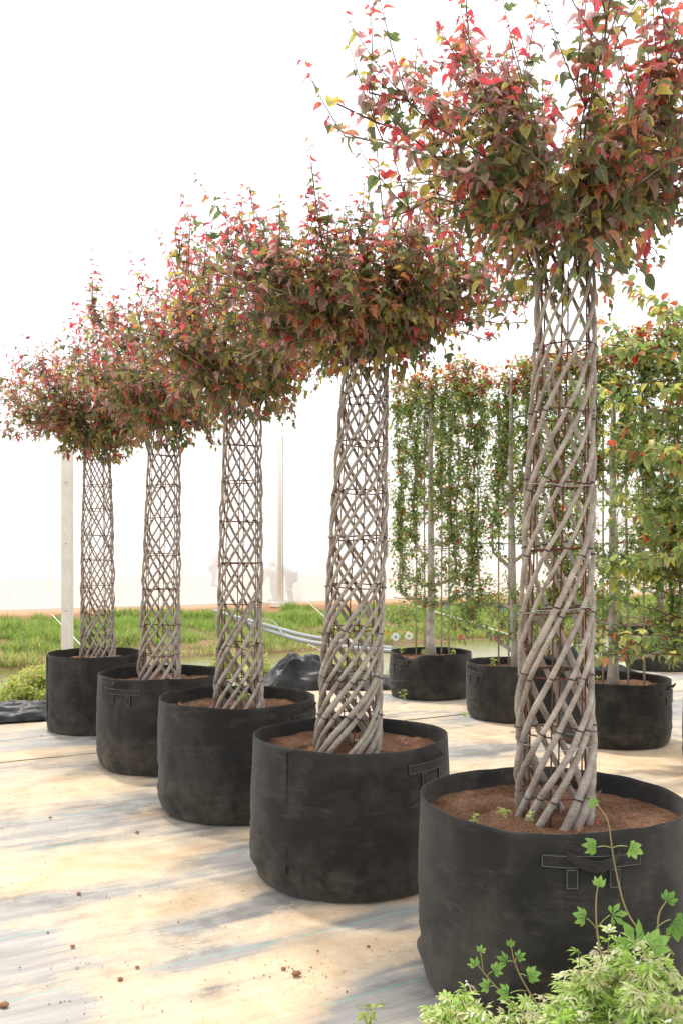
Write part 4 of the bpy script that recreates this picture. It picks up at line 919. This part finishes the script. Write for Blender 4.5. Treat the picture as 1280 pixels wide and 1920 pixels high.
# ------------------------------------------------------------------ foreground weeds and vines
def palm_leaf(lobes=5, w=.20, spread=1.15, deep=.30, fold=.12, curl=.25):
    v = [(0, 0, 0)]; f = []; n = 0
    for i in range(lobes):
        a = (i / (lobes - 1) - .5) * 2 * spread; ln = 1 - .35 * abs(a / spread) ** 1.5; k = len(v); dx, dy = math.sin(a), math.cos(a); nx, ny = dy, -dx
        for (u, q) in ((deep, .55), (.58, 1.0), (.80, .62)):
            for sg in (-1, 1): v.append((dx * ln * u + nx * w * q * sg * ln, dy * ln * u + ny * w * q * sg * ln, fold * w - curl * u * u))
        v.append((dx * ln, dy * ln, -curl)); m1 = len(v); v.append((dx * ln * .5, dy * ln * .5, -.25 * curl - .02))
        f += [(0, k + 1, k), (k, k + 1, m1), (k + 1, k + 3, m1), (k + 3, k + 5, k + 4, m1), (m1, k + 4, k + 2), (m1, k + 2, k), (k + 4, k + 5, k + 6)]
    v = [(a, b + .15, c) for a, b, c in v]; n0 = len(v); v += [(-.012, 0, 0), (.012, 0, 0)]; f.append((n0, n0 + 1, 0)); return np.array(v), f
PALM = [palm_leaf(5, .24, 1.45, .46), palm_leaf(5, .26, 1.3, .48, .3, .45), palm_leaf(5, .22, 1.7, .44, .2, .35)]
FERN = [palm_leaf(5, .13, 1.25, .40, .4, .35), palm_leaf(5, .11, 1.5, .36, .3, .5), palm_leaf(5, .15, 1.0, .46, .5, .2), palm_leaf(3, .22, .8, .5, .4, .4)]
PV = [(.17, .31, .075), (.22, .37, .10), (.13, .25, .06)]
PW = [(.44, .56, .20), (.56, .62, .33), (.38, .52, .16), (.62, .64, .42), (.32, .48, .11), (.56, .50, .34)]
def weed(x, y, h, spread, label, seed, n=11, flowers=5):
    random.seed(seed); th = thing('flowering_weed', label, 'weed', (x, y, 0), 'pale flowering weeds in front of the nearest pot'); L = Leaves('fern', FERN, PW, M['grass_leaf']); fl = 0; B = Vector((x, y, 0))
    for i in range(n):
        a = random.uniform(0, 6.28); q = random.uniform(.15, 1); e = B + Vector((math.cos(a) * spread * q, math.sin(a) * spread * q * .8, h * random.uniform(.70, 1.04) * (1 - .22 * q)))
        sh = bez(B + Vector((math.cos(a), math.sin(a), 0)) * .02, B.lerp(e, .5) + Vector((0, 0, h * .12)), e, 8); mb = MB(); mb.tube(sh, np.linspace(.0042, .0014, 8), 5); 
        for k in range(2, 8):
            for _ in range(3):
                d = (rdir(.8) + Vector((0, 0, .65))).normalized(); ln = random.uniform(.03, .09); s2 = [sh[k], sh[k] + d * ln * .5, sh[k] + d * ln]; mb.tube(s2, [.0015, .0012, .001], 4, cap=False)
                leaves_on(s2, L, .040, lambda p, f: random.randrange(6), .25, .014, .05, False)
                if k > 5 and fl < flowers and random.random() < .35:
                    fl += 1; c = s2[-1]; m2 = MB()
                    for g in range(4):
                        c2 = c + rdir(.003); m2.tube([c2, c2 + Vector((0, 0, .0045))], [.0022, .0034], 6)
                    m2.build('flower', M['flower_white'], th)
        leaves_on(sh, L, .050, lambda p, f: random.randrange(6), .35, .013, .1, False); mb.build('stem', M['twig_bark'] if i % 3 == 0 else M['weed_stem'], th)
    L.build(th, 150)
mk_plain('vine_stem', (.26, .20, .10), .7)
mk_plain('vine_tip', (.30, .34, .12), .7)
WD = [(.330, 2.86, .26, .12, 'low pale weed with white buds at the left end of the flowering clump'), (.475, 2.74, .28, .13, 'pale flowering weed second from the left of the clump'), (.60, 2.62, .32, .15, 'pale weed under the small climbing shoots'),
      (.70, 2.72, .41, .14, 'tall pale weed in the middle of the flowering clump'), (.83, 2.62, .42, .15, 'bushy pale weed right of the middle of the clump'), (.90, 2.78, .50, .13, 'tallest flowering weed at the right edge of the picture'),
      (.62, 2.42, .34, .15, 'weed at the bottom edge in the middle of the clump'), (.76, 2.38, .40, .16, 'densest weed at the bottom right, with white flowers'), (.88, 2.42, .46, .15, 'weed in the bottom right corner'), (.40, 2.58, .24, .10, 'small weed sprig low at the bottom edge')]
for i, (x, y, h, sp, lb) in enumerate(WD): weed(x, y, h, sp, lb, 900 + i, 12, 5)
def vine(Y, pts, leaves, label, seed, r=.0028):
    random.seed(seed); P_ = [W(x, y, Y + dy) for x, y, dy in pts]; base = P_[0]; th = thing('climbing_vine', label, 'vine', tuple(base), 'vines reaching up the nearest pot'); sm = smooth(P_, 3)
    MB().tube(sm, np.linspace(r * 1.25, r * .55, len(sm)), 6).build('stem', M['vine_stem'], th)
    L = Leaves('palm', PALM, PV, M['grass_leaf']); pe = MB()
    for (ax, ay, x, y, size, ang) in leaves:
        a = W(ax, ay, Y); b = W(x, y, Y - .03); pe = MB(); pe.tube(bez(a, a.lerp(b, .5) + Vector((0, 0, .008)), b, 5), r * .45, 5).build('leaf_stalk', M['vine_tip'], th)
        d = Vector((math.sin(ang), -.35, math.cos(ang))); L.add(b, d, Vector((-.15 + random.uniform(-.2, .2), -.95, .45)), size, random.randrange(3))
    L.build(th, 50)
vine(2.80, [(1250, 1800, 0), (1200, 1750, 0), (1170, 1705, .03), (1155, 1640, .03), (1146, 1590, 0), (1140, 1535, 0), (1118, 1508, .02)],
     [(1146, 1590, 1120, 1588, .040, -1.3), (1146, 1590, 1175, 1587, .042, 1.9), (1122, 1510, 1116, 1512, .028, -.6)], 'longest green vine, its tip reaching over the rim of the nearest pot', 1)
vine(2.72, [(1130, 1810, 0), (1117, 1745, 0), (1116, 1685, .01), (1120, 1662, 0)], [(1117, 1742, 1099, 1722, .040, -1.1), (1117, 1742, 1142, 1716, .044, 1.3), (1120, 1662, 1120, 1664, .030, .2)], 'upright vine shoot with a leaf to each side, left of the longest vine', 2)
vine(2.70, [(1262, 1790, 0), (1232, 1752, 0), (1233, 1712, 0), (1247, 1692, 0)], [(1247, 1692, 1247, 1692, .036, .5), (1228, 1742, 1255, 1724, .062, 2.2), (1215, 1790, 1193, 1772, .068, -.5), (1215, 1790, 1212, 1778, .06, .9)], 'curling vine shoot with large leaves near the right edge', 3)
vine(2.66, [(985, 1905, 0), (940, 1862, 0), (912, 1832, 0), (893, 1806, 0)], [(893, 1806, 892, 1812, .026, -.6), (912, 1832, 922, 1822, .030, .9), (905, 1822, 900, 1786, .020, 0), (930, 1852, 918, 1850, .03, -1.2)], 'leftmost small vine shoot leaning left above the weeds', 4, .0022)
vine(2.66, [(1010, 1890, 0), (980, 1842, 0), (963, 1805, 0), (957, 1772, 0)], [(957, 1772, 956, 1776, .020, 0), (963, 1805, 950, 1803, .030, -1.0), (972, 1828, 985, 1830, .036, 1.2), (965, 1805, 968, 1796, .024, .9), (985, 1858, 955, 1862, .036, -1.3)], 'small upright vine shoot beside the leftmost one', 5, .0022)
def sprig(px, py, Y, h, label, seed, n=3, size=.03, z=None, group='sprouting weeds'):
    random.seed(seed); c = W(px, py, Y); z0 = c.z if z is None else z; th = thing('weed_sprig', label, 'weed', (c.x, c.y, z0), group); L = Leaves('sprig', SMALL, PB[:3], M['grass_leaf']); B = Vector((c.x, c.y, z0))
    for i in range(n):
        d = (Vector((0, 0, 1)) + rdir(.35)).normalized(); sh = [B, B + d * h * .5, B + d * h]; MB().tube(sh, [.0016, .0012, .0008], 4).build('stem', M['vine_tip'], th); leaves_on(sh, L, size, lambda p, f: random.randrange(3), .2, h * .16, 0, False)
    L.build(th, 60)
for a in [(885, 1548, 3.27, .045, 'tiny sprout on the soil of the nearest pot, left of its stems', 1, 2, .018), (938, 1532, 3.35, .03, 'flat sprout nearer the stems in the nearest pot', 2, 2, .022), (995, 1545, 3.28, .05, 'sprout between the front stems in the nearest pot', 3, 2, .018),
          (752, 1228, 10.4, .09, 'sprout left of the trunk in the dented pot', 4, 2, .035), (848, 1232, 10.4, .10, 'sprout by the right rim in the dented pot', 5, 2, .035), (790, 1228, 10.45, .06, 'sprout at the trunk foot in the dented pot', 6, 2, .03),
          (925, 1252, 9.15, .09, 'sprout left of the leaning trunk in the second squat pot', 7, 3, .035), (1112, 1280, 7.9, .07, 'sprout left of the lashed trunk', 8, 2, .03), (455, 1312, 5.8, .05, 'bright sprout at the foot of the middle column', 9, 2, .035),
          (755, 1312, 10.1, .11, 'weed growing at the foot of the dented pot', 10, 3, .035), (870, 1344, 8.85, .05, 'weed at the foot of the second squat pot', 11, 3, .03), (690, 1925, 3.2, .07, 'small yellow-green weed on the cloth at the bottom edge', 12, 4, .03)]: sprig(*a)
# fallen grass blade sprig
random.seed(4); th = thing('grass_sprig', 'green grass sprig lying on the cloth at the bottom, left of the flowering clump', 'grass sprig', (.11, 3.39, .01))
c = Vector((.115, 3.36, .012)); 
for a, l in ((3.3, .07), (3.5, .05), (.1, .07), (2.7, .04), (.5, .045), (3.9, .04)):
    d = Vector((math.cos(a), math.sin(a) * .8, .15)); mb = MB(); w_ = Vector((-d.y, d.x, 0)) * .0035
    mb.add([tuple(c), tuple(c + d * l * .4 + w_), tuple(c + d * l * .4 - w_), tuple(c + d * l + Vector((0, 0, -.006)))], [(0, 2, 1), (1, 2, 3)], (.2, .34, .06)); mb.build('blade', M['grass_leaf'], th, False)
